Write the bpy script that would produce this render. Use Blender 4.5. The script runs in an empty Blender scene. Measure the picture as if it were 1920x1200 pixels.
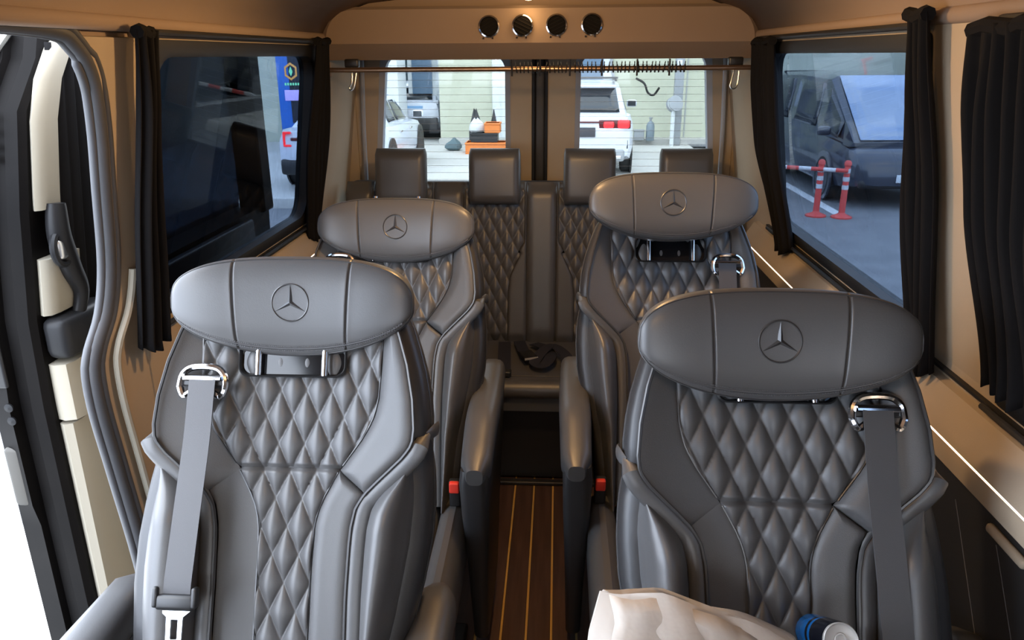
import bpy, bmesh, math, random
from mathutils import Vector, Matrix
random.seed(7)
S = bpy.context.scene
COL = S.collection
PI = math.pi
sin, cos, rad = math.sin, math.cos, math.radians

# ------------------------------------------------------------------ camera
F_PX = 1443.0
TH, PS, RO = rad(19), rad(3.38), rad(0.35)
fwd = Vector((-sin(PS)*cos(TH), cos(PS)*cos(TH), -sin(TH)))
r0 = Vector((cos(PS), sin(PS), 0)); u0 = r0.cross(fwd)
right = r0*cos(RO) - u0*sin(RO); up = u0*cos(RO) + r0*sin(RO)
cd = bpy.data.cameras.new('camera'); cam = bpy.data.objects.new('camera', cd); COL.objects.link(cam)
M = Matrix((right, up, -fwd)).transposed().to_4x4(); M.translation = Vector((0.075, 0, 1.6))
cam.matrix_world = M
cd.sensor_width = 36; cd.lens = 36*F_PX/1920; cd.clip_start = .05; cd.clip_end = 300
S.camera = cam

# ------------------------------------------------------------------ view + world
S.view_settings.view_transform = 'Standard'
S.view_settings.look = 'None'
S.view_settings.exposure = 1.5
S.view_settings.gamma = 1
S.view_settings.use_curve_mapping = False
W = bpy.data.worlds.new('sky'); S.world = W; W.use_nodes = True
nt = W.node_tree; N = nt.nodes; L = nt.links
bg = N['Background']
tc = N.new('ShaderNodeTexCoord'); no = N.new('ShaderNodeTexNoise'); no.inputs['Scale'].default_value = 3.2
no.inputs['Detail'].default_value = 6
cr = N.new('ShaderNodeValToRGB'); cr.color_ramp.elements[0].position = .42; cr.color_ramp.elements[1].position = .62
cr.color_ramp.elements[0].color = (.66, .78, .98, 1); cr.color_ramp.elements[1].color = (.95, .97, 1, 1)
L.new(tc.outputs['Generated'], no.inputs['Vector']); L.new(no.outputs['Fac'], cr.inputs['Fac'])
L.new(cr.outputs['Color'], bg.inputs['Color']); bg.inputs['Strength'].default_value = 4.2
S.cycles.max_bounces = 8; S.cycles.transparent_max_bounces = 12
S.cycles.sample_clamp_indirect = 4.0
S.cycles.caustics_reflective = False; S.cycles.caustics_refractive = False

# ------------------------------------------------------------------ materials
def mat(name, col, rough=.5, metal=0.0, bump=None, var=None, emit=None, spec=.5, sheen=0, trans=0, coat=0):
    m = bpy.data.materials.new(name); m.use_nodes = True
    t = m.node_tree; b = t.nodes['Principled BSDF']
    b.inputs['Base Color'].default_value = (*col, 1); b.inputs['Roughness'].default_value = rough
    b.inputs['Metallic'].default_value = metal; b.inputs['Specular IOR Level'].default_value = spec
    if sheen: b.inputs['Sheen Weight'].default_value = sheen
    if coat: b.inputs['Coat Weight'].default_value = coat; b.inputs['Coat Roughness'].default_value = .05
    if trans: b.inputs['Transmission Weight'].default_value = trans
    if bump or var:
        c = t.nodes.new('ShaderNodeTexCoord')
    if bump:                      # (scale, strength, distance)
        n = t.nodes.new('ShaderNodeTexNoise'); n.inputs['Scale'].default_value = bump[0]; n.inputs['Detail'].default_value = 3
        bp = t.nodes.new('ShaderNodeBump'); bp.inputs['Strength'].default_value = bump[1]; bp.inputs['Distance'].default_value = bump[2]
        t.links.new(c.outputs['Object'], n.inputs['Vector']); t.links.new(n.outputs['Fac'], bp.inputs['Height'])
        t.links.new(bp.outputs['Normal'], b.inputs['Normal'])
    if var:                       # (scale, col2, (stretch))
        n2 = t.nodes.new('ShaderNodeTexNoise'); n2.inputs['Scale'].default_value = var[0]; n2.inputs['Detail'].default_value = 5
        mp = t.nodes.new('ShaderNodeMapping')
        if len(var) > 2: mp.inputs['Scale'].default_value = var[2]
        r = t.nodes.new('ShaderNodeValToRGB'); r.color_ramp.elements[0].color = (*col, 1); r.color_ramp.elements[1].color = (*var[1], 1)
        r.color_ramp.elements[0].position = .35; r.color_ramp.elements[1].position = .68
        t.links.new(c.outputs['Object'], mp.inputs['Vector']); t.links.new(mp.outputs['Vector'], n2.inputs['Vector'])
        t.links.new(n2.outputs['Fac'], r.inputs['Fac']); t.links.new(r.outputs['Color'], b.inputs['Base Color'])
    if emit: b.inputs['Emission Color'].default_value = (*emit[0], 1); b.inputs['Emission Strength'].default_value = emit[1]
    return m
def glass(name, tint, ior=1.0, rough=0.0):
    m = bpy.data.materials.new(name); m.use_nodes = True; t = m.node_tree; t.nodes.clear()
    o = t.nodes.new('ShaderNodeOutputMaterial'); mx = t.nodes.new('ShaderNodeMixShader'); lw = t.nodes.new('ShaderNodeLayerWeight'); pw = t.nodes.new('ShaderNodeMath'); f = t.nodes.new('ShaderNodeMath')
    a = t.nodes.new('ShaderNodeBsdfTransparent'); g = t.nodes.new('ShaderNodeBsdfGlossy')
    lw.inputs['Blend'].default_value = .5; pw.operation = 'POWER'; pw.inputs[1].default_value = 5; f.operation = 'MULTIPLY_ADD'
    t.links.new(lw.outputs['Facing'], pw.inputs[0]); t.links.new(pw.outputs[0], f.inputs[0]); f.inputs[1].default_value = .95*ior; f.inputs[2].default_value = .03*ior; a.inputs['Color'].default_value = (*tint, 1); g.inputs['Roughness'].default_value = rough
    t.links.new(f.outputs[0], mx.inputs[0]); t.links.new(a.outputs[0], mx.inputs[1]); t.links.new(g.outputs[0], mx.inputs[2])
    t.links.new(mx.outputs[0], o.inputs[0]); return m

leather = mat('black_leather', (.080, .080, .082), .38, bump=(420, .10, .0012), spec=.55)
perf = mat('perforated_leather', (.086, .086, .088), .45, bump=(700, .22, .0012), spec=.5)
quilt_m = mat('quilted_leather', (.080, .080, .082), .40, bump=(500, .10, .001), spec=.55)
piping_m = mat('leather_piping', (.045, .045, .047), .30, spec=.6)
dark_leather = mat('side_leather', (.030, .030, .032), .42, bump=(420, .10, .0012))
stitch_m = mat('grey_thread', (.09, .09, .095), .7)
belt_m = mat('belt_webbing', (.075, .075, .080), .62, bump=(900, .3, .0008))
chrome = mat('chrome', (.86, .86, .88), .10, 1)
steel = mat('brushed_steel', (.72, .75, .78), .30, 1)
blackpl = mat('black_plastic', (.016, .016, .017), .38)
glossblack = mat('gloss_black', (.006, .006, .007), .10)
redpl = mat('red_plastic', (.80, .05, .03), .4)
headliner = mat('beige_headliner', (.27, .20, .155), .92, bump=(300, .12, .001), var=(2.2, (.30, .225, .175)), spec=.2)
wallfab = mat('beige_wall_fabric', (.40, .325, .24), .92, bump=(300, .14, .001), var=(3, (.44, .36, .265)), spec=.2)
trimgrey = mat('grey_window_surround', (.30, .32, .36), .55)
curtain_m = mat('black_curtain_cloth', (.010, .0095, .010), .95, bump=(260, .2, .001), spec=.1)
rubber = mat('grey_rubber_seal', (.060, .061, .066), .50, bump=(60, .1, .001))
rubblack = mat('black_rubber', (.010, .010, .011), .55)
plank_m = mat('dark_teak_plank', (.060, .030, .020), .50, var=(6, (.105, .055, .036), (8, .5, 1)), bump=(80, .1, .0008))
strip_m = mat('yellow_caulk_strip', (.60, .36, .09), .5)
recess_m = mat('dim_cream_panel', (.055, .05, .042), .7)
doorpaint = mat('dark_door_paint', (.005, .0045, .0045), .5, var=(5, (.008, .007, .0066)), spec=.06)
doortrim = mat('cream_door_trim', (.31, .28, .22), .75, bump=(200, .08, .001))
doorplastic = mat('dark_door_plastic', (.012, .012, .013), .42, spec=.2)
g_rear = glass('clear_rear_glass', (.50, .52, .515), .5)
g_side = glass('tinted_side_glass', (.29, .335, .39), .5)
g_door = glass('dark_privacy_glass', (.13, .15, .18), .5)
lens = mat('warm_lamp_lens', (1, .9, .7), .4, emit=((1, .66, .28), 4))
led = mat('warm_led', (1, .9, .75), .4, emit=((1, .70, .45), 2.2))
asphalt = mat('asphalt', (.150, .155, .165), .85, bump=(60, .3, .01), var=(3, (.19, .195, .205)))
paving = mat('pale_concrete', (.46, .455, .43), .85, bump=(30, .2, .01), var=(1.2, (.52, .515, .49)))
whitepaint = mat('white_road_paint', (.62, .63, .64), .7)
cream = mat('cream_wall', (.50, .515, .40), .85, var=(.7, (.54, .555, .44)))
whitewall = mat('white_wall', (.66, .70, .72), .8)
greywall = mat('grey_metal_post', (.30, .32, .34), .5)
bay_m = mat('workshop_interior', (.10, .15, .17), .8)
carwhite = mat('white_car_paint', (.62, .66, .74), .25, coat=.5)
cardark = mat('dark_blue_car_paint', (.028, .034, .050), .20, coat=.8)
carglass = mat('car_window', (.020, .024, .030), .06, spec=.8)
windscreen_m = mat('reflective_windscreen', (.27, .33, .43), .03, .8)
tyre = mat('tyre_rubber', (.018, .018, .018), .8)
rim = mat('alloy_rim', (.40, .41, .43), .35, .8)
tail = mat('tail_lamp', (.5, .02, .02), .3, emit=((1, .02, .03), 2.4))
taildark = mat('dark_red_lens', (.10, .012, .014), .2)
lampglass = mat('headlamp_lens', (.55, .6, .66), .1)
plate_m = mat('dark_number_plate', (.05, .05, .06), .5)
plateblue = mat('blue_number_plate', (.20, .38, .62), .5)
orange = mat('orange_plastic', (.82, .24, .05), .5)
bagblack = mat('black_bag', (.02, .021, .024), .4)
bagwhite = mat('white_carrier_bag', (.60, .62, .64), .4)
red_rubber = mat('red_bollard_rubber', (.62, .07, .06), .5)
silver_tape = mat('silver_tape', (.55, .56, .58), .4)
hedge = mat('dark_leaves', (.030, .045, .035), .9, var=(9, (.06, .08, .055)))
stucco = mat('tan_stucco', (.42, .38, .32), .9)
bluepan = mat('blue_window', (.10, .17, .26), .2)
screen_dark = mat('screen_dark', (.01, .012, .02), .2, emit=((.010, .014, .03), 1))
screen_blue = mat('screen_blue', (.02, .1, .4), .2, emit=((.03, .16, .55), .8))
screen_or = mat('screen_orange', (.6, .3, .08), .3, emit=((.9, .35, .08), .8))
screen_gr = mat('screen_green', (.2, .7, .4), .3, emit=((.25, .8, .35), .9))
screen_li = mat('screen_lilac', (.5, .4, .8), .3, emit=((.45, .35, .75), .9))
paper = mat('white_paper_bag', (.50, .455, .405), .8, bump=(26, .5, .006), var=(7, (.56, .52, .47)))
paperin = mat('white_paper', (.50, .52, .57), .6)
can_blue = mat('blue_can_paint', (.01, .20, .62), .25, .4)
can_black = mat('black_can_paint', (.010, .012, .02), .22, .3)
alu = mat('aluminium_lid', (.50, .49, .47), .45, .25)

# ------------------------------------------------------------------ mesh helpers
class MB:
    def __init__(s): s.v = []; s.f = []
    def add(s, v, f, m=None):
        o = len(s.v)
        s.v += [tuple(m @ Vector(p)) if m else tuple(p) for p in v]
        s.f += [tuple(i+o for i in q) for q in f]
        return s
    def box(s, c, d, m=None, bev=0.0):
        if not bev:
            x, y, z = [k/2 for k in d]
            v = [(c[0]+a*x, c[1]+b*y, c[2]+e*z) for a in (-1, 1) for b in (-1, 1) for e in (-1, 1)]
            return s.add(v, [(0, 1, 3, 2), (4, 6, 7, 5), (0, 4, 5, 1), (2, 3, 7, 6), (0, 2, 6, 4), (1, 5, 7, 3)], m)
        bm = bmesh.new(); bmesh.ops.create_cube(bm, size=1)
        for q in bm.verts: q.co = Vector((q.co.x*d[0], q.co.y*d[1], q.co.z*d[2]))
        bmesh.ops.bevel(bm, geom=bm.edges[:], offset=min(bev, min(d)*.49), segments=3, profile=.5, affect='EDGES')
        bm.verts.index_update()
        v = [tuple(q.co + Vector(c)) for q in bm.verts]; f = [tuple(q.index for q in p.verts) for p in bm.faces]
        bm.free(); return s.add(v, f, m)
    def tube(s, pts, r, n=8, close=False, m=None, flat=None, nrm=None):
        P = [Vector(p) for p in pts]; k = len(P); v = []; f = []
        last = None
        for i, p in enumerate(P):
            a = P[(i-1) % k] if (close or i > 0) else p; b = P[(i+1) % k] if (close or i < k-1) else p
            t = (b-a).normalized()
            if nrm is not None: x = t.cross(Vector(nrm))
            elif last is None: x = t.cross(Vector((0, 0, 1)) if abs(t.z) < .9 else Vector((1, 0, 0)))
            else: x = last - t*last.dot(t)
            if x.length < 1e-6: x = t.orthogonal()
            x.normalize(); last = x; y = t.cross(x)
            rr = r[i] if isinstance(r, (list, tuple)) else r
            fl = flat or 1
            for j in range(n):
                a_ = 2*PI*j/n; v.append(p + x*cos(a_)*rr + y*sin(a_)*rr*fl)
        for i in range(k if close else k-1):
            for j in range(n):
                a_ = i*n+j; b_ = i*n+(j+1) % n; c_ = ((i+1) % k)*n
                f.append((a_, b_, c_+(j+1) % n, c_+j))
        if not close: f.append(tuple(range(n))[::-1]); f.append(tuple((k-1)*n+j for j in range(n)))
        return s.add(v, f, m)
    def lathe(s, prof, n=24, m=None):      # profile (r,z) around z
        v = []; f = []
        for r, z in prof:
            for j in range(n): v.append((r*cos(2*PI*j/n), r*sin(2*PI*j/n), z))
        for i in range(len(prof)-1):
            for j in range(n): f.append((i*n+j, i*n+(j+1) % n, (i+1)*n+(j+1) % n, (i+1)*n+j))
        if prof[0][0] > 1e-5: f.append(tuple(range(n))[::-1])
        if prof[-1][0] > 1e-5: f.append(tuple((len(prof)-1)*n+j for j in range(n)))
        return s.add(v, f, m)
    def loft(s, rings, cap=True, m=None):
        n = len(rings[0]); v = [p for r in rings for p in r]; f = []
        for i in range(len(rings)-1):
            for j in range(n): f.append((i*n+j, i*n+(j+1) % n, (i+1)*n+(j+1) % n, (i+1)*n+j))
        if cap: f.append(tuple(range(n))[::-1]); f.append(tuple((len(rings)-1)*n+j for j in range(n)))
        return s.add(v, f, m)
    def grid(s, nu, nv, fn, m=None):
        v = [fn(i/nu, j/nv) for j in range(nv+1) for i in range(nu+1)]
        f = [(j*(nu+1)+i, j*(nu+1)+i+1, (j+1)*(nu+1)+i+1, (j+1)*(nu+1)+i) for j in range(nv) for i in range(nu)]
        return s.add(v, f, m)
    def prism(s, poly, axis, a, b, m=None):   # poly of 2D points extruded along axis from a to b
        def p3(p, t):
            return {'x': (t, p[0], p[1]), 'y': (p[0], t, p[1]), 'z': (p[0], p[1], t)}[axis]
        return s.loft([[p3(p, a) for p in poly], [p3(p, b) for p in poly]], True, m)
    def ring(s, inner, outer, m=None):        # two 3D loops with equal counts
        n = len(inner); return s.add(list(inner)+list(outer), [(i, (i+1) % n, n+(i+1) % n, n+i) for i in range(n)], m)
    def build(s, name, material, parent=None, smooth=True, angle=40, loc=None, bevel=0, solid=0, sub=0, merge=False):
        me = bpy.data.meshes.new(name); me.from_pydata(s.v, [], s.f)
        bm = bmesh.new(); bm.from_mesh(me)
        if merge: bmesh.ops.remove_doubles(bm, verts=bm.verts[:], dist=1e-5)
        bmesh.ops.recalc_face_normals(bm, faces=bm.faces[:])
        if smooth:
            for fc in bm.faces: fc.smooth = True
            for e in bm.edges:
                if len(e.link_faces) == 2 and e.calc_face_angle(0) > rad(angle): e.smooth = False
        bm.to_mesh(me); bm.free()
        me.materials.append(material)
        o = bpy.data.objects.new(name, me); COL.objects.link(o)
        if parent: o.parent = parent
        if loc: o.location = loc
        if solid:
            q = o.modifiers.new('thickness', 'SOLIDIFY'); q.thickness = solid; q.offset = 0
        if bevel:
            q = o.modifiers.new('bevel', 'BEVEL'); q.width = bevel; q.segments = 2; q.limit_method = 'ANGLE'
        if sub:
            q = o.modifiers.new('sub', 'SUBSURF'); q.levels = sub; q.render_levels = sub
        return o
def tag(o, label=None, cat=None, group=None, kind=None):
    if label: o['label'] = label
    if cat: o['category'] = cat
    if group: o['group'] = group
    if kind: o['kind'] = kind
    return o
def empty(name, loc, rz=0):
    o = bpy.data.objects.new(name, None); COL.objects.link(o); o.location = loc; o.rotation_euler = (0, 0, rz)
    o.empty_display_size = .1
    return o
def copy_tree(o, parent=None):
    c = o.copy(); COL.objects.link(c)
    if parent: c.parent = parent
    for ch in list(o.children):
        copy_tree(ch, c)
    return c
def interp(tab):
    tab = sorted(tab)
    def fn(x):
        if x <= tab[0][0]: return tab[0][1]
        for (a, p), (b, q) in zip(tab, tab[1:]):
            if x <= b: 
                t = (x-a)/(b-a); return p+(q-p)*t
        return tab[-1][1]
    return fn
def sm(t): t = max(0, min(1, t)); return t*t*(3-2*t)
def rrect(w, h, r, n=6):
    p = []
    for cx, cy, a in ((w/2-r, h/2-r, 0), (-w/2+r, h/2-r, 90), (-w/2+r, -h/2+r, 180), (w/2-r, -h/2+r, 270)):
        for k in range(n+1):
            t = rad(a+90*k/n); p.append((cx+r*cos(t), cy+r*sin(t)))
    return p
def smoothcurve(pts, n=6):
    P = [Vector(p) for p in pts]; out = []
    for i in range(len(P)-1):
        a = P[max(i-1, 0)]; b = P[i]; c = P[i+1]; d = P[min(i+2, len(P)-1)]
        for k in range(n):
            t = k/n
            out.append(.5*((2*b)+(c-a)*t+(2*a-5*b+4*c-d)*t*t+(3*b-a-3*c+d)*t**3))
    out.append(P[-1]); return out

# ------------------------------------------------------------------ VAN SHELL
YF, YB = -1.35, 3.42
def wx(z):                                     # inner wall distance from the centre line
    return .86 if z < 1.0 else .86-.14*(z-1.0)
def wallquads(mb, s, y0, y1, zs):
    for a, b in zip(zs, zs[1:]):
        mb.add([(s*wx(a), y0, a), (s*wx(a), y1, a), (s*wx(b), y1, b), (s*wx(b), y0, b)], [(0, 1, 2, 3)])
ZW0, ZW1 = 1.03, 1.625                          # window opening
WIN = {-1: [(1.62, 2.76)], 1: [(.28, 1.26), (1.56, 2.74)]}
def wall(s, name, segs_front):
    mb = MB()
    wins = WIN[s]; y = segs_front
    for a, b in wins:
        wallquads(mb, s, y, a, [0, ZW0, 1.3, ZW1, 1.66])
        wallquads(mb, s, a, b, [0, ZW0]); wallquads(mb, s, a, b, [ZW1, 1.66]); y = b
    wallquads(mb, s, y, YB, [0, ZW0, 1.3, ZW1, 1.66])
    o = mb.build(name, wallfab, smooth=False, solid=.02, merge=True); tag(o, kind='structure'); return o

wall_right = wall(1, 'wall_right', YF)
mb = MB(); wallquads(mb, -1, YF, .15, [0, 1.0, 1.3, 1.66]); mb.box((0, YF, .60), (1.72, .03, 1.2)); mb.box((0, YF, 1.66), (1.72, .03, .30))  # unseen cab end, closed up to cut daylight on the right seats
tag(mb.build('wall_front', blackpl, solid=.01), kind='structure')

# floor: planks and caulk strips
fl = MB(); fl.box((0, (YF+YB)/2, -.03), (1.76, YB-YF, .036)); floor = fl.build('floor', blackpl, smooth=False); tag(floor, kind='structure')
pitch = .0735
pm = MB().box((0, 0, 0), (pitch-.008, 2.72-YF, .012), bev=.001); smb = MB().box((0, 0, 0), (.0065, 2.72-YF, .011))
p0 = s0 = None
for k in range(-11, 11):
    x = .002+pitch*(k+.5)
    if p0 is None: o = p0 = pm.build('plank', plank_m, floor)
    else: o = p0.copy(); COL.objects.link(o)
    o.location = (x, (2.72+YF)/2, -.006)
    x = .002+pitch*k
    if s0 is None: o = s0 = smb.build('caulk_strip', strip_m, floor)
    else: o = s0.copy(); COL.objects.link(o)
    o.location = (x, (2.72+YF)/2, -.006)
mb = MB().box((0, 2.66, .008), (1.70, .03, .016), bev=.004); tag(mb.build('trim_1', blackpl), kind='structure')

# ceiling with coved sides
prof = [(-.772, 1.655), (-.765, 1.685), (-.74, 1.72), (-.69, 1.755), (-.60, 1.785), (-.40, 1.805), (0, 1.812), (.40, 1.805), (.60, 1.785), (.69, 1.755), (.74, 1.72), (.765, 1.685), (.772, 1.655)]
mb = MB()
for (a, b) in zip(prof, prof[1:]):
    mb.add([(a[0], YF, a[1]), (a[0], YB, a[1]), (b[0], YB, b[1]), (b[0], YF, b[1])], [(0, 1, 2, 3)])
ceil = mb.build('ceiling', headliner, angle=50, solid=.02, merge=True); tag(ceil, kind='structure')
# cove roll above the windows
for i, s in enumerate((-1, 1)):
    pts = [(s*(wx(1.655)-.004), y, 1.662) for y in (-1.3, 1.50, 2.86)]
    mb = MB().tube(pts, .016, 10); tag(mb.build('trim_%d' % (2+i), headliner), kind='structure')

# window frames + panes
nwin = 0
def window(s, y0, y1, gl):
    global nwin; nwin += 1
    w, h = y1-y0, ZW1-ZW0; cy, cz = (y0+y1)/2, (ZW0+ZW1)/2
    root = empty('window_%d' % nwin, (s*wx(cz), cy, cz)); tag(root, kind='structure')
    def P(p, off): z = p[1]; return (s*(wx(cz+z)+off)-s*wx(cz), p[0], z)
    inn = rrect(w-.05, h-.05, .07); outr = rrect(w+.02, h+.02, .012)
    mb = MB(); mb.loft([[P(p, -.016) for p in inn], [P(p, -.020) for p in rrect(w-.03, h-.03, .07)], [P(p, -.014) for p in outr], [P(p, .012) for p in outr], [P(p, .03) for p in inn], [P(p, -.016) for p in inn]], cap=False)
    mb.build('frame', rubblack, root)
    mb = MB(); q = rrect(w-.03, h-.03, .07); mb.loft([[P(p, .014) for p in q], [P(p, .018) for p in q]]); mb.build('pane', gl, root)
    # curtain rails above and below
    for z, r in ((h/2+.022, .007), (-h/2-.020, .006)):
        mb = MB().tube([P((-w/2-.02, z), -.030), P((w/2+.02, z), -.030)], r, 8)
        mb.build('curtain_rail', rubblack, root)
    return root
window(-1, *WIN[-1][0], g_side); window(1, *WIN[1][1], g_side); window(1, *WIN[1][0], g_side)
PH = (1.107, 0.842)
# sills: pale ledge with a dark groove
for i, s in enumerate((-1, 1)):
    mb = MB(); y0 = 1.74 if s < 0 else -.25
    P = [(s*.862, 1.0), (s*.83, .992), (s*.800, .945), (s*.790, .925), (s*.792, .885), (s*.862, .88)]
    mb.prism(P, 'y', y0, 2.95)
    t = mb.build('trim_%d' % (4+i), wallfab, angle=30); tag(t, kind='structure')
    MB().tube([(s*.793, y0, .926), (s*.793, 2.92, .926)], .0028, 6).build('light_strip', led, t)
    mb = MB(); mb.box((s*.835, (y0+2.95)/2, .44), (.035, 2.95-y0, .87)); lo = mb.build('lower_panel', dark_leather, t, smooth=False)
    for k in range(int((2.95-y0)/.14)):
        y = y0+.14*k+.05
        MB().tube([(s*.8178, y+.22, .82), (s*.8178, y-.14, .34)], .0012, 5).build('seam', stitch_m, t)
    if s > 0: MB().box((s*.812, PH[0], PH[1]), (.014, .11, .018), bev=.007).build('pull_handle', wallfab, t)
    MB().box((s*.845, (y0+2.95)/2, 1.012), (.02, 2.95-y0-.3, .006)).build('groove', rubblack, t)

# rear wall, doors and their windows
def rear_door(n, x0, x1, wl_t, wl_b, wr_t, wr_b, zt, zb):
    root = empty('door_%d' % n, ((x0+x1)/2, 3.38, 0)); tag(root, kind='structure')
    ox = (x0+x1)/2
    def outline(exp, top, bot, r=.06):
        pts = []
        L_t, L_b, R_t, R_b = wl_t-exp, wl_b-exp, wr_t+exp, wr_b+exp
        z1, z0 = top+exp, bot-exp
        for cx, cz, a in ((R_t-r, z1-r, 0), (L_t+r, z1-r, 90), (L_b+r, z0+r, 180), (R_b-r, z0+r, 270)):
            for k in range(7):
                t = rad(a+15*k); pts.append((cx+r*cos(t)-ox, cz+r*sin(t)))
        return pts
    i0 = outline(0, zt, zb); i1 = outline(.022, zt, zb); 
    big = []
    for p in i1:
        big.append((max(min(p[0]*9, x1-ox), x0-ox), 1.66 if p[1] > 1.3 else .35))
    mb = MB(); Y = lambda pts, y: [(p[0], y, p[1]) for p in pts]
    mb.loft([Y(i1, 0), Y(big, 0), Y(big, .05), Y(i1, .05)], cap=False); mb.build('door_panel', wallfab, root, angle=20)
    mb = MB(); mb.loft([Y(i1, -.004), Y(i0, .004), Y(i0, .05), Y(i1, .05)], cap=False); mb.build('window_surround', trimgrey, root, angle=50)
    mb = MB(); mb.loft([Y(i1, .030), Y(i1, .034)]); pane = mb.build('pane', g_rear, root)
    for k in range(17):
        z = 1.56-.030*k
        MB().box((((wl_t+wr_t)/2)-ox, .0285, z), (wr_t-wl_t+.01, .0006, .0011)).build('defroster_line', trimgrey, pane)
    return root
rear_door(2, -.80, -.028, -.655, -.70, -.148, -.148, 1.60, 1.02)
rear_door(3, .026, .82, .170, .170, .685, .728, 1.605, 1.02)
mb = MB().box((0, 3.405, .98), (.05, .05, 1.35), bev=.012); tag(mb.build('trim_6', rubblack), kind='structure')
mb = MB().tube([(-.028, 3.365, .6), (-.028, 3.365, 1.64)], .007, 8).tube([(.026, 3.365, .6), (.026, 3.365, 1.64)], .007, 8)
tag(mb.build('trim_7', rubblack), kind='structure')
mb = MB()
mb.box((-.83, 3.40, .85), (.08, .06, 1.7)); mb.box((.845, 3.40, .85), (.06, .06, 1.7)); mb.box((0, 3.40, .17), (1.7, .06, .36)); mb.box((0, 3.41, 1.75), (1.7, .06, .2))
tag(mb.build('wall_back', wallfab, smooth=False), kind='structure')
for i, x in enumerate((-.755, .765)):
    mb = MB().tube([(x*.985, 3.35, 1.60), (x, 3.35, 1.3), (x*1.01, 3.35, .8)], .009, 8); tag(mb.build('trim_%d' % (8+i), trimgrey), kind='structure')

# overhead air-conditioning bulkhead
def bulk_outline(w, z0, z1, r):
    p = []
    for cx, cz, a in ((w-r, z1-r, 0), (-w+r, z1-r, 90)):
        for k in range(9): t = rad(a+90*k/8); p.append((cx+r*cos(t), cz+r*sin(t)))
    p += [(-w, z0), (w, z0)]
    return p
mb = MB()
A = bulk_outline(.745, 1.640, 1.752, .10); B = bulk_outline(.76, 1.632, 1.762, .105)
C_ = bulk_outline(.765, 1.585, 1.764, .105); D = bulk_outline(.765, 1.60, 1.764, .105)
mb.loft([[(p[0], 2.850, p[1]) for p in A], [(p[0], 2.862, p[1]) for p in B], [(p[0], 2.93, p[1]) for p in C_], [(p[0], 3.40, p[1]) for p in D]])
bulk = mb.build('trim_10', headliner, angle=35); tag(bulk, kind='structure')
mb = MB().box((0, 3.1, 1.772), (1.56, .40, .06), bev=.015); tag(mb.build('trim_11', headliner), kind='structure')
ventblack = mat('matt_black', (.012, .010, .009), .8, spec=.15)
for i, x in enumerate((-.166, -.050, .067, .188)):
    root = empty('air_vent', (x, 2.848, 1.694+.004*i/3))
    tag(root, ['leftmost', 'second from left', 'third from left', 'rightmost'][i]+' round chrome ringed air vent in the overhead bulkhead', 'air vent', 'air vents in the bulkhead')
    R = Matrix.Rotation(rad(90), 4, 'X')
    MB().lathe([(.030, -.004), (.036, -.004), (.0375, .006), (.0365, .012), (.032, .013), (.030, .008), (.030, -.004)], 32, R).build('chrome_ring', chrome, root)
    MB().lathe([(0, 0), (.031, 0), (.031, -.002), (0, -.002)], 32, R).build('backing', curtain_m, root)
    for k in range(5):
        xx = -.022+.011*k; hh = math.sqrt(.029**2-xx**2)
        MB().box((0, -.0045, xx), (2*hh, .008, .0015), Matrix.Rotation(rad(25*(1 if i % 2 else -1)), 4, 'Y')).build('slat', ventblack, root)
    for k in (-1, 1):
        MB().tube([(k*.016-.004, -.008, -.036), (k*.016-.004, -.009, -.042)], .004, 8).build('ring_tab', chrome, root)

# ceiling lamps: one in view, the others unseen along the aisle, the front one an added fill
def ceiling_lamp(x, y, z, label, power, r=.030):
    root = empty('ceiling_light', (x, y, z)); tag(root, label, 'ceiling light')
    MB().lathe([(r+.010, 0), (r+.010, -.004), (r, -.008), (r-.002, 0)], 28).build('trim_ring', chrome, root)
    MB().lathe([(0, -.016), (r*.5, -.0145), (r*.85, -.009), (r, -.002), (r, 0), (0, 0)], 28).build('lens', lens, root)
    ld = bpy.data.lights.new('lamp_bulb', 'POINT'); ld.energy = power; ld.color = (1, .60, .25); ld.shadow_soft_size = .035
    lo = bpy.data.objects.new('lamp_bulb', ld); COL.objects.link(lo); lo.parent = root; lo.location = (0, 0, -.06)
ceiling_lamp(-.028, 2.80, 1.789, 'small glowing round lamp in the headliner above the air vents', .12, .020)
ceiling_lamp(0, 2.20, 1.800, 'small round aisle lamp overhead in front of the rear bench', 1.5)
ceiling_lamp(0, 1.72, 1.800, 'small round aisle lamp overhead between the two seat rows', 6.5)
ceiling_lamp(0, .30, 1.800, 'added small round fill lamp, unseen, overhead in front of the first seats', 2.2)  # unseen lamp added to brighten the wall beside the left curtain

# hanging rod with rings
rod = MB().tube([(-.728, 2.81, 1.553), (.752, 2.81, 1.555)], .0085, 12).build('curtain_rod', mat('bronze_rod', (.36, .24, .16), .32, .9))
tag(rod, 'long thin bronze curtain rod crossing below the overhead bulkhead', 'rod')
for x in (-.735, .757):
    MB().box((x, 2.81, 1.554), (.014, .034, .05), bev=.004).build('end_bracket', headliner, rod)
ringmb = MB().tube([(0, .012*cos(a), .012*sin(a)) for a in [2*PI*k/14 for k in range(14)]], .0022, 6, close=True)
ringmb.tube([(0, 0, .012), (0, .001, .024)], .0018, 5)
first = None
xs = [-.085+.0145*k for k in range(42)]
for k, x in enumerate(xs):
    if first is None: o = first = ringmb.build('curtain_ring', rubblack)
    else: o = first.copy(); COL.objects.link(o)
    o.location = (x+random.uniform(-.002, .002), 2.81, 1.553+.0013*x); o.rotation_euler = (0, random.uniform(-.2, .2), 0)
    tag(o, 'small black curtain ring in the row on the bronze rod', 'curtain ring', 'rings on the bronze rod')
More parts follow.
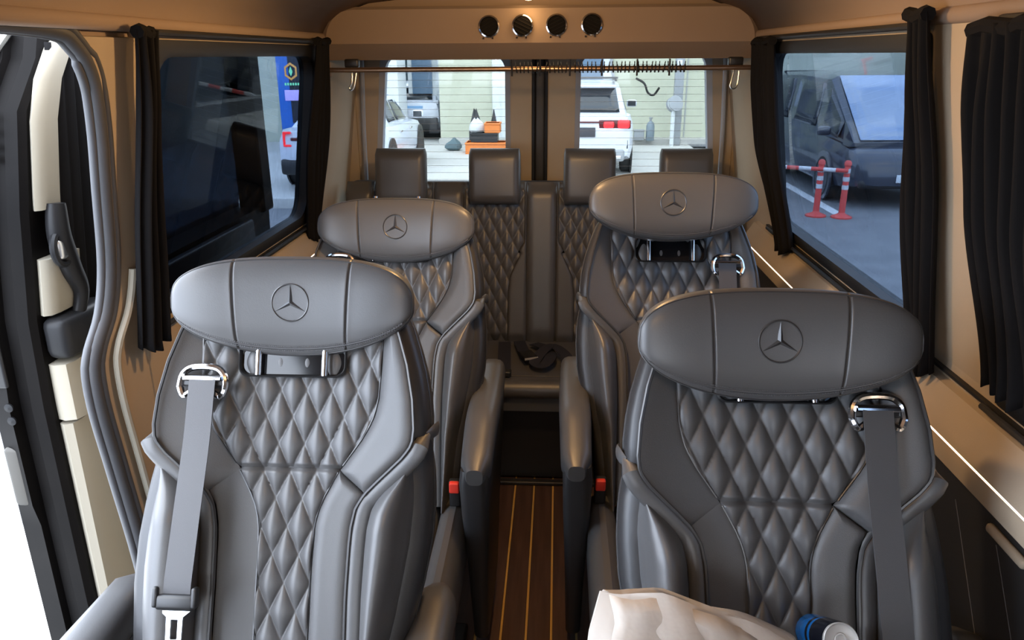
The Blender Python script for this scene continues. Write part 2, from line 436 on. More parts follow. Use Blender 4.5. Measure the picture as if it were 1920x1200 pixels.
for i, (x, lab) in enumerate(((-.085, 'leftmost'), (.012, 'second from left'), (.115, 'third from left'), (.225, 'fourth from left'), (.345, 'fifth from left'), (.455, 'rightmost'))):
    mb = MB().tube([(x, 2.797, 1.585), (x, 2.7965, 1.553), (x, 2.797, 1.53)], .0035, 6)
    tag(mb.build('rod_clip', rubblack), lab+' of the long black clips hanging over the bronze rod', 'clip', 'clips on the bronze rod')
for x, sl, lab in ((-.655, -1, 'steel loop hook on a black mount at the rod\'s left end'), (.685, 1, 'steel loop hook on a black mount at the rod\'s right end')):
    root = empty('coat_hook', (x, 2.84, 1.575)); tag(root, lab, 'hook')
    MB().box((0, 0, 0), (.05, .03, .03), bev=.006).build('mount', blackpl, root)
    q = [(0, -.01, -.01), (-.012+.012*(sl < 0), -.02, -.06), (-.016+.006*(sl < 0), -.022, -.082), (-.004, -.024, -.090), (.008, -.022, -.075), (.012+.008*(sl < 0), -.016, -.015)]
    MB().tube(smoothcurve(q, 4), .0026, 6).build('loop', steel, root)

# ------------------------------------------------------------------ CURTAINS
def curtain(label, s, top, mid, bot, zt, zb, pleats, ruffle=.006, depth=.016):
    # top/mid/bot = (y0,y1); pleated cloth hanging from the rail, gathered at the rail
    n = pleats*10; rows = 34
    ph = [random.uniform(-.6, .6) for _ in range(pleats+2)]
    am = [random.uniform(.6, 1.25) for _ in range(pleats+2)]
    def fn(u, t):
        z = zt+(zb-zt)*t
        if t < .5: k = sm(t/.5); a = top[0]+(mid[0]-top[0])*k; b = top[1]+(mid[1]-top[1])*k
        else: k = sm((t-.5)/.5); a = mid[0]+(bot[0]-mid[0])*k; b = mid[1]+(bot[1]-mid[1])*k
        q = u*pleats; i = int(q)
        w = sin(2*PI*q+ph[i]*.4*sin(PI*(q-i)))*am[i]*(1-.5*sm(t*3)*0)
        y = a+(b-a)*u+.004*sin(9*t+i)
        d = depth*w*(.55+.45*sm(t*4))+.004*sin(5*t+ph[i]*6)
        z += ruffle*sin(2*PI*q*1.0+ph[i])*t**6+(-.02*(1-abs(2*u-1))*t**4)
        return (s*(wx(max(z, .9))-.045+d), y, z)
    o = MB().grid(n, rows, fn).build('curtain', curtain_m, angle=80, solid=.002)
    tag(o, label, 'curtain', 'black window curtains'); 
    # gathered heading along the top
    hd = []
    for i in range(pleats+1):
        yy = top[0]+(top[1]-top[0])*i/pleats
        hd.append((s*(wx(zt)-.045+.004*(i % 2)), yy, zt-.004+.004*sin(i*2.1)))
    MB().tube(hd, .013, 8).build('heading', curtain_m, o)
    return o
curtain('narrow black curtain gathered at the front end of the left window', -1, (1.515, 1.575), (1.515, 1.585), (1.51, 1.60), 1.650, 1.00, 3)
curtain('narrow black curtain gathered at the rear end of the left window', -1, (2.66, 2.80), (2.655, 2.83), (2.68, 2.80), 1.650, .975, 4)
curtain('narrow black curtain gathered at the rear end of the right window', 1, (2.53, 2.78), (2.53, 2.76), (2.44, 2.545), 1.640, 1.00, 5)
curtain('black curtain gathered at the front end of the right window', 1, (1.49, 1.575), (1.465, 1.57), (1.44, 1.54), 1.668, 1.00, 4)
curtain('wide black curtain with a ruffled hem at the right picture edge', 1, (.62, 1.335), (.62, 1.325), (.68, 1.24), 1.640, 1.075, 20, .010, .012)

# ------------------------------------------------------------------ SLIDING DOOR opening: seal, welt, door
# opening outline (Y,Z) along the rear edge
edge = [(1.475, .0), (1.47, .20), (1.455, .50), (1.425, .75), (1.405, .92), (1.415, 1.02), (1.465, 1.10), (1.485, 1.2), (1.478, 1.35), (1.47, 1.48), (1.45, 1.57), (1.40, 1.625), (1.32, 1.648), (1.0, 1.655), (.4, 1.655), (-.3, 1.655)]
ec = [(p.x, p.y) for p in smoothcurve([(a, b, 0) for a, b in edge], 5)]
def sx(z): return -(wx(z)+.012)
mb = MB()
for off, r, dx in ((0, .016, 0), (.014, .009, .010), (-.014, .009, -.006)):
    mb.tube([(sx(z)+dx, y+off if z < 1.6 else y+off*.3, z+(off*.6 if z > 1.55 else 0)) for y, z in ec], r, 10)
tag(mb.build('trim_12', rubber), kind='structure')
mb = MB().tube([(-(wx(z)-.016), y+.045, z) for y, z in ec if z < 1.18], .008, 8); tag(mb.build('trim_13', doortrim), kind='structure')
# wall_left starts at the seal's curve
WL_EDGE = [(y, z) for y, z in ec if y > 1.38]
wall_left = wall(-1, 'wall_left', 1.58)
me_ = wall_left.data; bm = bmesh.new(); bm.from_mesh(me_)
prev = None
for y, z in WL_EDGE:
    c = (bm.verts.new((-(wx(z)+.008), y, z)), bm.verts.new((-wx(z), 1.58, z)))
    if prev: bm.faces.new((prev[0], prev[1], c[1], c[0]))
    prev = c
bm.to_mesh(me_); bm.free()
mb = MB().box((-.790, .86, 1.676), (.030, 1.56, .046), bev=.006).box((-.787, 1.515, 1.642), (.020, .21, .052), bev=.003); tag(mb.build('trim_14', headliner), kind='structure')

DY = 1.50     # front edge of the slid-back door
door = empty('door_1', (-1.095, DY, 0)); tag(door, kind='structure')
def dq(z): return -.085+(0 if z < 1.0 else .14*(z-1.0))        # outer skin X, local
rings = []
for z in (-.10, .1, .35, .56, .62, .80, .86, 1.06, 1.3, 1.5, 1.6, 1.67):
    xo = dq(z); y0 = .10*sm((z-1.45)/.2); bump = .012 if .60 < z < 1.05 else 0
    rings.append([(xo-.01, y0+.02, z), (xo+.004, y0-.004, z), (xo+.055, y0-.012-bump, z), (xo+.060, y0+.006, z), (xo+.085, y0+.006, z), (xo+.092, y0-.004, z), (xo+.118, y0-.002, z), (xo+.128, y0+.012, z), (xo+.128, 1.42, z), (xo-.01, 1.42, z)])
MB().loft(rings[:8]).build('lower_panel', doorpaint, door, angle=35)
MB().loft([[(p[0], min(p[1], .24) if p[1] > .5 else p[1], p[2]) for p in r] for r in rings[7:]]).build('front_post', doorpaint, door, angle=35)
mb = MB().box((.05, .78, 1.655), (.12, 1.2, .05)); mb.box((.02, 1.38, 1.35), (.10, .10, .62)); mb.build('upper_frame', doorpaint, door, bevel=.01)
MB().loft([[(dq(z)+.03+k, y, z) for y, z in ((.22, 1.04), (1.36, 1.04), (1.36, 1.64), (.22, 1.64))] for k in (0, .004)]).build('pane', g_door, door)
def trimloft(zs, dep, th=.044):
    return [[(dq(z)+.128, .026+e, z), (dq(z)+.128+th*.4, .018+e, z), (dq(z)+.128+th*.85, .026+e, z), (dq(z)+.128+th, .05+e, z), (dq(z)+.128+th, .03+dep+e, z), (dq(z)+.128, .03+dep+e, z)] for z, e in zs]
MB().loft(trimloft([(1.300, 0), (1.33, 0), (1.48, .008), (1.56, .03), (1.62, .07), (1.655, .12)], .055, .022)).build('upper_trim', doortrim, door, angle=50)
MB().loft(trimloft([(1.07, 0), (1.12, 0), (1.195, 0)], .10, .03)).build('middle_trim', doortrim, door, angle=50)
MB().loft(trimloft([(.82, 0), (.83, 0), (.94, 0), (.955, 0)], .32, .05)).build('armrest_trim', doortrim, door, angle=50)
MB().loft(trimloft([(.05, 0), (.3, 0), (.79, 0), (.81, 0)], .13, .036)).build('lower_trim', doortrim, door, angle=50)
xi = lambda z: dq(z)+.15
mb = MB().tube(smoothcurve([(xi(1.31)+.005, .06, 1.31), (xi(1.24)+.012, .055, 1.24), (xi(1.17)+.016, .08, 1.17), (xi(1.10)+.02, .11, 1.10), (xi(1.04)+.015, .09, 1.03)], 6), [.022+.006*sin(k*.2) for k in range(25)], 12, flat=.8)
mb.build('grab_handle', doorplastic, door)
MB().tube([(xi(1.21)+.022, .045+.026*cos(a), 1.215+.034*sin(a)) for a in [2*PI*k/20 for k in range(20)]], .008, 8, close=True).build('lever_bezel', doorplastic, door)
MB().box((xi(1.21)+.022, .045, 1.215), (.02, .036, .046), bev=.012).build('release_lever', steel, door)
MB().box((xi(1.02)+.012, .11, 1.015), (.06, .19, .095), bev=.02).build('handle_base', doorplastic, door)
MB().box((xi(.83)+.03, .20, .83), (.05, .12, .13), bev=.022).build('door_pocket', doorplastic, door)
MB().box((xi(.4)+.015, .60, .42), (.02, .80, .74), bev=.01).build('lower_card', doorplastic, door)
MB().box((xi(1.0)+.006, .70, 1.0), (.03, .95, .10), bev=.01).build('belt_rail', doorplastic, door)
for z in (1.495, 1.465, 1.435, 1.41):
    MB().lathe([(.0095, 0), (.0095, .004), (.006, .007), (0, .007)], 14, Matrix.Translation((dq(z)+.072, .0, z)) @ Matrix.Rotation(rad(90), 4, 'X')).build('bolt', steel if z in (1.495, 1.41) else doorplastic, door)
for z in (.870, .838):
    MB().lathe([(.010, 0), (.010, .004), (0, .006)], 14, Matrix.Translation((dq(z)+.055, -.022, z)) @ Matrix.Rotation(rad(90), 4, 'X')).build('bolt', doorplastic, door)
MB().box((dq(.9)+.035, -.018, .965), (.055, .012, .10), bev=.006).build('latch_plate', blackpl, door)
MB().box((dq(.9)+.035, -.024, 1.012), (.045, .010, .006), bev=.002).build('latch_edge', chrome, door)
MB().box((dq(.6)+.030, -.010, .69), (.040, .02, .15), bev=.01).build('edge_recess', recess_m, door)
MB().tube(smoothcurve([(dq(1.45)+.01, .02, 1.50), (dq(1.5)+.03, .05, 1.57), (dq(1.6)+.065, .09, 1.65)], 6), .010, 8).build('upper_stay', steel, door)
dc = MB().grid(50, 20, lambda u, t: (dq(1.63-.6*t)+.136+.008*sin(2*PI*u*7), .085+.24*u+.05*t*u, 1.63-.60*t)).build('door_curtain', curtain_m, door, angle=80, solid=.002)

# ------------------------------------------------------------------ CAPTAIN SEATS
T = rad(25); OZ = 1.175; OYL = .55
def sp(u, v, d):      # seat-local point from back-plane coordinates
    return (u, OYL+v*sin(T)-d*cos(T), OZ+v*cos(T)+d*sin(T))
qU = interp([(.0, .150), (-.06, .163), (-.12, .161), (-.17, .158), (-.20, .151), (-.22, .142), (-.245, .127), (-.27, .109), (-.297, .090)])
oU = interp([(.01, .150), (-.005, .172), (-.03, .186), (-.06, .197), (-.11, .213), (-.17, .225), (-.22, .229), (-.24, .227), (-.253, .222), (-.27, .208), (-.293, .184), (-.31, .166), (-.33, .146), (-.345, .135), (-.36, .127), (-.39, .121), (-.42, .119), (-.5, .117), (-.60, .118), (-.82, .125)])
lqU = interp([(-.297, .090), (-.315, .080), (-.343, .065), (-.365, .056), (-.39, .050), (-.45, .0475), (-.82, .0465)])
jU = interp([(-.335, .140), (-.297, .090)])
sil_out = interp([(-.25, .243), (-.285, .253), (-.344, .264), (-.415, .273), (-.466, .276), (-.535, .275), (-.60, .270), (-.82, .240)])
sil_in = interp([(-.25, .243), (-.285, .250), (-.344, .255), (-.415, .252), (-.466, .245), (-.535, .231), (-.60, .215), (-.82, .190)])
bl_out = interp([(-.262, .213), (-.285, .224), (-.315, .232), (-.344, .237), (-.415, .244), (-.466, .246), (-.535, .244), (-.60, .238), (-.82, .205)])
bl_in = interp([(-.262, .213), (-.285, .222), (-.315, .226), (-.344, .227), (-.415, .222), (-.466, .214), (-.535, .202), (-.60, .188), (-.82, .165)])
def pu(s_, w, r=.020):     # rounded upholstery edge: 0 at a seam, 1 inside
    e = min(s_, 1-s_)*w/r
    return 1 if e >= 1 else math.sqrt(max(0, 1-(1-e)**2))
def quilt(u, v, v0=-.2035, a=.047, b=.0958):
    p = u/a+(v-v0)/b; q = u/a-(v-v0)/b
    return (abs(sin(PI*p))*abs(sin(PI*q)))**.55
def base(u, v):
    return .030*(abs(u)/.2)**2 + .010*sm((-.25-v)/.3)
def seat_patch(mb, uL, uR, vtop, vbot, nu, nv, d):
    mb.grid(nu, nv, lambda s_, t: (lambda v: (lambda a, b: sp(a+(b-a)*s_, v, d(a+(b-a)*s_, v, s_, b-a)))(uL(v), uR(v)))(vtop+(vbot-vtop)*t))
def build_seat(side):
    """side = -1: belt on the sitter's picture-left (left row); +1 mirrored"""
    root = empty('captain_seat', (0, 0, 0))
    # --- upper quilt
    mb = MB()
    seat_patch(mb, lambda v: -qU(v), qU, -.0, -.2935, 150, 112,
               lambda u, v, s_, w: base(u, v)+.0105*quilt(u, v)-.006+.004*pu(s_, w, .012)*1-.006*(1-sm((v+.2935)/.008)))
    mb.build('upper_quilted_panel', quilt_m, root, angle=85)
    mb = MB()
    seat_patch(mb, lambda v: -lqU(v) if v > -.80 else -.0465, lqU, -.2935, -.80, 72, 200,
               lambda u, v, s_, w: base(u, v)+.0105*quilt(u, v)-.006-.006*(1-sm((-.2935-v)/.008))+.003*pu(s_, w, .01))
    mb.build('lower_quilted_panel', quilt_m, root, angle=85)
    for sg in (-1, 1):
        blU, silU = (bl_in, sil_in) if sg == -side else (bl_out, sil_out)
        biU = lambda v: min(oU(v)+.027, blU(v)-.001)
        def S_(fn): return lambda v: sg*fn(v)
        # --- shoulder wing
        mb = MB()
        inn = lambda v: qU(v) if v > -.297 else jU(v)
        def dw(u, v, s_, w):
            return base(u, v)+.020*pu(s_, w, .03)-.006+.010*s_
        seat_patch(mb, S_(inn), S_(lambda v: max(oU(v), inn(v)+.0005)), .005, -.335, 22, 70, dw)
        mb.build('shoulder_panel', perf, root, angle=70)
        # --- lower smooth panel between quilt and piping
        mb = MB()
        outer = lambda v: jU(v) if v > -.335 else oU(v)
        seat_patch(mb, S_(lqU), S_(lambda v: max(outer(v), lqU(v)+.0005)), -.297, -.80, 20, 80,
                   lambda u, v, s_, w: base(u, v)+.016*pu(s_, w, .022)-.006)
        mb.build('lower_side_panel', perf, root, angle=70)
        # --- side bolster
        mb = MB()
        def db(u, v, s_, w):
            k = math.sin(PI*min(1, s_*1.0)**.9)
            hgt = .040*sm((-.27-v)/.12)+.018
            return base(.12, v)+.008+hgt*(max(0, k)**.65)-.02*s_**3-.004*math.exp(-((s_-.80)*w/.004)**2)-.004*math.exp(-((s_-.88)*w/.004)**2)
        seat_patch(mb, S_(biU), S_(blU), -.262, -.80, 44, 90, db)
        mb.build('side_bolster', leather, root, angle=70)
        # --- band running beside the piping and wrapping over the flank
        pts = [(.246, -.229, .006), (.240, -.238, .016)]
        for v in [-.245-.01*k for k in range(12)]+[-.37-.03*k for k in range(15)]:
            pts.append((oU(v)+.0125, v-.006 if v > -.34 else v, base(oU(v), v)+.006))
        mb = MB().tube([sp(sg*a, b, c) for a, b, c in pts], [.005, .011]+[.0155]*(len(pts)-2), 12, flat=.55, nrm=(0, -cos(T), sin(T)))
        mb.tube([sp(sg*a, b, c) for a, b, c in ((.243, -.231, .012), (.2485, -.229, -.002), (.2505, -.226, -.02), (.2515, -.222, -.06), (.247, -.220, -.10))], [.005, .011, .0125, .0125, .011], 12, flat=.30, nrm=(sg, 0, 0))
        mb.build('bolster_band', leather, root)
        # --- piping along the shoulder outline
        vs = [.0-.01*k for k in range(42)]+[-.42-.03*k for k in range(13)]
        mb = MB().tube([sp(sg*(oU(v)-.001), v, base(oU(v), v)+.012) for v in vs], .0031, 6)
        mb.tube([sp(sg*(oU(v)+.0245), v, base(oU(v), v)+.004) for v in vs if v < -.33], .0022, 5)
        mb.build('piping', piping_m, root)
        mb = MB().tube([sp(sg*qU(v), v, base(qU(v), v)+.0) for v in [0-.012*k for k in range(25)]], .0016, 5)
        mb.tube([sp(sg*lqU(v), v, base(lqU(v), v)+.0) for v in [-.30-.02*k for k in range(26)]], .0016, 5)
        mb.build('panel_seam', piping_m, root)
        # --- flank: from the front edge round to the back shell
        mb = MB()
        vs = [.02, 0, -.02, -.04, -.08, -.12, -.16, -.20, -.235, -.262, -.29, -.32, -.36, -.42, -.5, -.6, -.7, -.80]
        def fu(v): return oU(v) if v > -.25 else max(blU(v), oU(v)) 
        def wide(v): return .018 if v > -.25 else silU(v)-blU(v)
        rows = []
        for v in vs:
            vv = min(v, .005); a = fu(v) if v > -.25 else blU(max(min(v, -.262), -.82)); d0 = base(a, v)*.6+.002 if v > -.25 else base(.12, v)-.002
            if v > .01: a = .13
            w_ = wide(v); rows.append([sp(sg*(a-.002), vv, d0), sp(sg*(a+w_*.4), vv, d0-.002-.05*w_), sp(sg*(a+w_*.75), vv, d0-.006-.18*w_), sp(sg*(a+w_*.95), vv, d0-.013-.4*w_), sp(sg*(a+w_), vv, d0-.035-.5*w_), sp(sg*(a+w_-.004), vv, -.088), sp(sg*(a-.03), vv, -.115)])
        n = 7
        mb.add([p for r in rows for p in r], [(i*n+j, i*n+j+1, (i+1)*n+j+1, (i+1)*n+j) for i in range(len(rows)-1) for j in range(n-1)])
        mb.build('flank_panel', dark_leather, root, angle=75)
        mb = MB().tube([sp(sg*((fu(v) if v > -.25 else blU(v))+wide(v)), v, (base(fu(v), v)*.6+.002 if v > -.25 else base(.12, v)-.002)-.036-.5*wide(v)) for v in vs[2:]], .0018, 5)
        mb.build('flank_seam', piping_m, root)
        # --- armrest: padded top and skirt
        ax = .262
        rows = []
        for k in range(15):
            t = k/14; y = -.005+.60*t; hw = .036+.006*sin(PI*t); top = .665+.055*sm(t/.35)*(1-.25*t); bt = top-.075-.02*t
            e = 1 if 0 < k < 14 else .55
            rows.append([(sg*ax+hw*cos(a)*e*(abs(cos(a))**-.35 if abs(cos(a)) > .02 else 1), y, (top+bt)/2+(top-bt)/2*e*sin(a)*(abs(sin(a))**-.35 if abs(sin(a)) > .02 else 1)) for a in [2*PI*j/18+.05 for j in range(18)]])
        MB().loft(rows).build('armrest_pad', leather, root, angle=60)
        rows = []
        for z, a, b, hw in ((.07, .10, .46, .020), (.30, .06, .50, .026), (.50, .02, .56, .034), (.60, .0, .585, .036), (.635, .005, .58, .032)):
            q = rrect(2*hw, b-a, .02, 4); rows.append([(sg*(ax-.004)+p[0], p[1]+(a+b)/2, z) for p in q])
        MB().loft(rows).build('armrest_skirt', dark_leather, root, angle=60)
    # --- horizontal seam between the quilts
    MB().tube([sp(-.075+.15*k/20, -.2935, -.006) for k in range(21)], .0012, 5).build('waist_seam', stitch_m, root)
    # --- back shell
    vs = [.0, -.05, -.11, -.17, -.22, -.27, -.34, -.42, -.5, -.6, -.7, -.80]
    rows = []
    for v in vs:
        a = (oU(v) if v > -.25 else bl_in(v))-.012
        rows.append([sp(a*cos(PI*k/16)*1.0, v, -.112-.035*sin(PI*k/16)**.7) for k in range(17)])
    mb = MB(); n = 17
    mb.add([p for r in rows for p in r], [(i*n+j, i*n+j+1, (i+1)*n+j+1, (i+1)*n+j) for i in range(len(rows)-1) for j in range(n-1)])
    top = [sp(.155*(1-2*k/16), .006-.010*abs(1-2*k/16)**3, .006) for k in range(17)]
    mb.add(top+rows[0], [(k, k+1, 18+k, 17+k) for k in range(16)])
    mb.build('back_shell', dark_leather, root, angle=70)
    # --- slot with the headrest posts
    slot = rrect(.196, .072, .018, 5)
    so = [(p[0], p[1]-.098) for p in slot]
    mb = MB().loft([[sp(p[0], p[1], .016) for p in so], [sp(p[0]*.975, (p[1]+.098)*.93-.098, .019) for p in so], [sp(p[0]*.95, (p[1]+.098)*.86-.098, .014) for p in so], [sp(p[0]*.95, (p[1]+.098)*.86-.098, .008) for p in so]], cap=False)
    sl = mb.build('headrest_slot', blackpl, root, angle=50)
    MB().add([sp(p[0]*.96, (p[1]+.098)*.88-.098, .0085) for p in so], [tuple(range(len(so)))]).build('slot_back', glossblack, sl, smooth=False)
    for x in (-.060, .060):
        MB().tube([sp(x, -.131, .020), sp(x, .05, .022)], .0062, 12).build('headrest_post', chrome, root)
    # --- headrest: lofted along u, closed section
    nu, nphi = 168, 44
    hr = MB(); rings = []
    ends = .216
    cols = [ends*.9995*(-cos(PI*i/120)*.5+0.5*(2*i/120-1)) for i in range(121)]+[q*(.101+.0008*w) for q in (-1, 1) for w in range(-8, 9)]
    cols.sort(); nu = len(cols)-1
    for i in range(nu+1):
        u = cols[i]
        k = min(1, abs(u)/ends)
        ht = .086*(1-k**2.6)**(1/2.6); hb = .094*(1-k**2.0)**(1/2.0)
        D = .042*(1-k**3.2)**(1/3.2)
        cen = .030*(u/.2)**2
        ring = []
        for j in range(nphi):
            a = 2*PI*j/nphi; ca, sa = cos(a), sin(a)
            e = .40
            dd = math.copysign(abs(ca)**e, ca); vv = math.copysign(abs(sa)**.50, sa)
            v = vv*(ht if vv > 0 else hb); d = dd*D
            if ca > 0:                     # front face details
                d += .008*(1-(v/.085)**2)*(1-k**4)
                su = abs(u)-.101
                g = math.exp(-(su/.0019)**2)+.0
                d -= .0040*g*(1 if ca > .1 else ca*10)
                d += .0004*math.exp(-((su)/.008)**2)
                rb = (v+hb*.87)/.0022
                d -= .0022*math.exp(-rb*rb)*(1 if k < .97 else 0)
            ring.append((u*(1+.55*v*(1-k**4)), -(d+cen)*1.0, v))
        rings.append(ring)
    hr.loft(rings)
    head = hr.build('headrest', leather, root, angle=70)
    # seams on the headrest: lower lip with stitching, edge seam round the front face
    def hsurf(u, vf, lift=0):
        k = min(1, abs(u)/ends); ht = .086*(1-k**2.6)**(1/2.6); hb = .094*(1-k**2.0)**(1/2.0); D = .042*(1-k**3.2)**(1/3.2)
        v = vf*(ht if vf > 0 else hb); sa = abs(vf)**2; dd = D*max(0, 1-sa*sa)**.2+.008*(1-(v/.085)**2)*(1-k**4)+.030*(u/.2)**2
        return Vector((u*(1+.55*v*(1-k**4)), -dd-lift, v))
    us = [ends*.985*sin(PI/2*i/48) for i in range(-48, 49)]
    loop = [hsurf(u, .93) for u in us]+[hsurf(ends*.992, .5), hsurf(ends*.994, 0), hsurf(ends*.992, -.5)]+[hsurf(u, -.955) for u in us[::-1]]+[hsurf(-ends*.992, -.5), hsurf(-ends*.994, 0), hsurf(-ends*.992, .5)]
    MB().tube(loop, .0013, 6, close=True).build('edge_seam', piping_m, head)
    MB().tube([hsurf(ends*.93*i/40, -.83) for i in range(-40, 41)], .0011, 6).build('lower_seam', stitch_m, head)
    st = MB()
    for i in range(-52, 53):
        p = hsurf(ends*.92*i/52, -.79, .0004); st.box(p, (.0024, .0012, .0011))
        p = hsurf(ends*.92*i/52, -.87, .0004); st.box(p, (.0024, .0012, .0011))
    st.build('stitching', stitch_m, head, smooth=False)['kind'] = 'stuff'
    # embossed three-pointed star in a ring
    em = MB(); yf = -.0500
    em.tube([(.0325*cos(2*PI*k/40), yf, .0325*sin(2*PI*k/40)+.004) for k in range(40)], .0016, 6, close=True)
    for k in range(3):
        a = PI/2+k*2*PI/3; tip = (.0315*cos(a), .0315*sin(a)); l = (.0058*cos(a+PI/3), .0058*sin(a+PI/3)); r_ = (.0058*cos(a-PI/3), .0058*sin(a-PI/3))
        em.add([(0, yf-.0034, .004), (tip[0], yf-.0002, tip[1]+.004), (l[0], yf+.001, l[1]+.004), (r_[0], yf+.001, r_[1]+.004)], [(0, 1, 2), (0, 3, 1), (2, 1, 3)])
    em.build('star_emblem', piping_m, head, smooth=True, angle=15)['label'] = 'embossed three-pointed star inside a ring'
    # --- seat cushion
    def cush(name, x0, x1, hgt, m):
        rows = []
        for k in range(17):
            t = k/16; y = .25-.62*t; z = .485+hgt-.02*t-(.10*max(0, (t-.8)/.2)**2); e = .35+.65*math.sqrt(max(0, 1-(2*t-1)**8))
            w = (x1-x0); c = (x0+x1)/2
            q = rrect(w*.995, .17*e, .045*e, 5); rows.append([(c+p[0], y, z-.085+p[1]) for p in q])
        return MB().loft(rows).build(name, m, root, angle=60)
    cush('seat_cushion', -.15, .15, 0, perf)
    for sg in (-1, 1): cush('cushion_bolster', min(sg*.15, sg*.225), max(sg*.15, sg*.225), .018, leather)
    MB().box((0, 0, .27), (.40, .50, .14), bev=.03).build('seat_frame', blackpl, root)
    mb = MB().box((0, .0, .105), (.34, .46, .20), bev=.02); mb.box((0, 0, .012), (.40, .56, .024), bev=.008); mb.build('pedestal', blackpl, root)
    # --- inner buckle
    x = -side*.192
    bk = MB().box((x, .16, .535), (.030, .022, .075), Matrix.Identity(4), bev=.006).build('buckle', blackpl, root)
    MB().box((x, .146, .558), (.026, .016, .030), bev=.004).build('release_button', redpl, bk)
    # --- belt on the outer side: guide, webbing, tongue
    bs = side
    gp = lambda u, v, d: sp(bs*u, v, d)
    gl = [(a-.022, b) for a, b in [(.205, -.142), (.200, -.120), (.182, -.108), (.145, -.108), (.128, -.120), (.125, -.142), (.134, -.158), (.150, -.150), (.180, -.150), (.197, -.158)]]
    G = [gp(.006+a, b-.012, .044) for a, b in gl]
    MB().tube(smoothcurve(G+[G[0]], 4)[:-1], .0060, 8, close=True).tube([gp(.115, -.140, .049), gp(.181, -.140, .049)], .0045, 8).build('belt_guide', chrome, root)
    MB().box((0, 0, 0), (.072, .010, .020), Matrix.Translation(gp(.148, -.143, .040)) @ Matrix.Rotation(-T, 4, 'X'), bev=.003).build('guide_backing', blackpl, root)
    line = [(.146, -.140, .053), (.146, -.17, .056), (.147, -.25, .060), (.149, -.36, .074), (.151, -.44, .082), (.153, -.485, .084), (.154, -.505, .080)]
    line = [(p.x, p.y, p.z) for p in smoothcurve(line, 5)]
    mb = MB(); v = []; f = []
    for a, b, c in line:
        h = .0235
        v += [gp(a-h, b, c), gp(a+h, b, c-.001), gp(a+h, b, c-.003), gp(a-h, b, c-.002)]
    for i in range(len(line)-1):
        for j in range(4): f.append((4*i+j, 4*i+(j+1) % 4, 4*i+4+(j+1) % 4, 4*i+4+j))
    f += [(0, 1, 2, 3), tuple(len(v)-4+j for j in range(4))]
    mb.add(v, f); bl = mb.build('seat_belt', belt_m, root, angle=50)
    TM = Matrix.Translation(gp(.155, -.510, .080)) @ Matrix.Rotation(-T, 4, 'X')
    MB().box((0, 0, 0), (.068, .018, .026), TM, bev=.007).box((-.033, -.002, .008), (.010, .016, .034), TM, bev=.004).box((.033, -.002, .008), (.010, .016, .034), TM, bev=.004).build('tongue_grip', blackpl, bl)
    out_ = [(-.026, -.014), (-.014, -.024), (-.013, -.066), (-.009, -.071), (.009, -.071), (.013, -.066), (.014, -.024), (.026, -.014)]
    inn_ = [(-.006, -.028), (-.006, -.030), (-.006, -.058), (-.005, -.060), (.005, -.060), (.006, -.058), (.006, -.030), (.006, -.028)]
    mb = MB(); q = lambda pts, y: [(p[0], y, p[1]) for p in pts]
    mb.loft([q(out_, -.002), q(inn_, -.002), q(inn_, .002), q(out_, .002), q(out_, -.002)], cap=False, m=TM); mb.build('tongue_plate', steel, bl, smooth=False)
    return root, head
def place_seat(rh, O, hd, label, sc=1.0):
    """O = world point of the back-plane origin; hd = world centre of the headrest's front face"""
    r, h = rh
    r.location = (O[0], O[1]-OYL, 0)
    h.location = (hd[0]-O[0], hd[1]+.050-(O[1]-OYL), hd[2]-.004); h.rotation_euler = (-rad(16), 0, 0); h.scale = (sc,)*3
    tag(r, label, 'seat', 'black quilted captain seats')
def headof(r): return [c for c in r.children if c.name.startswith('headrest') and c.children and not c.name.startswith('headrest_')][0]
LS = build_seat(-1); RS = build_seat(1)
L2 = copy_tree(LS[0]); R2 = copy_tree(RS[0])
for r_, dz, dx in ((LS[0], -.045, -.012), (RS[0], -.045, -.012), (L2, .03, -.004), (R2, .03, -.004)):
    for c_ in r_.children:
        if c_.name.startswith('armrest_'):
            sg = 1 if sum(v.co.x for v in c_.data.vertices) > 0 else -1
            outer = (sg < 0) == (r_ in (LS[0], L2))
            c_.location = (sg*(.080 if outer and dz < 0 else dx), .03 if dz > 0 else -.125, dz)
place_seat(LS, (-.391, 1.308), (-.388, 1.255, 1.179), 'large pale-lit black leather seat at front left with hanging belt tongue')
place_seat(RS, (.438, 1.235), (.421, 1.125, 1.168), 'dark black leather seat at front right behind the paper bag', 1.0)
place_seat((L2, headof(L2)), (-.368, 2.11), (-.362, 2.035, 1.147), 'black leather seat in the second row on the left')
place_seat((R2, headof(R2)), (.389, 2.14), (.375, 1.985, 1.226), 'black leather seat in the second row on the right, chrome posts showing')

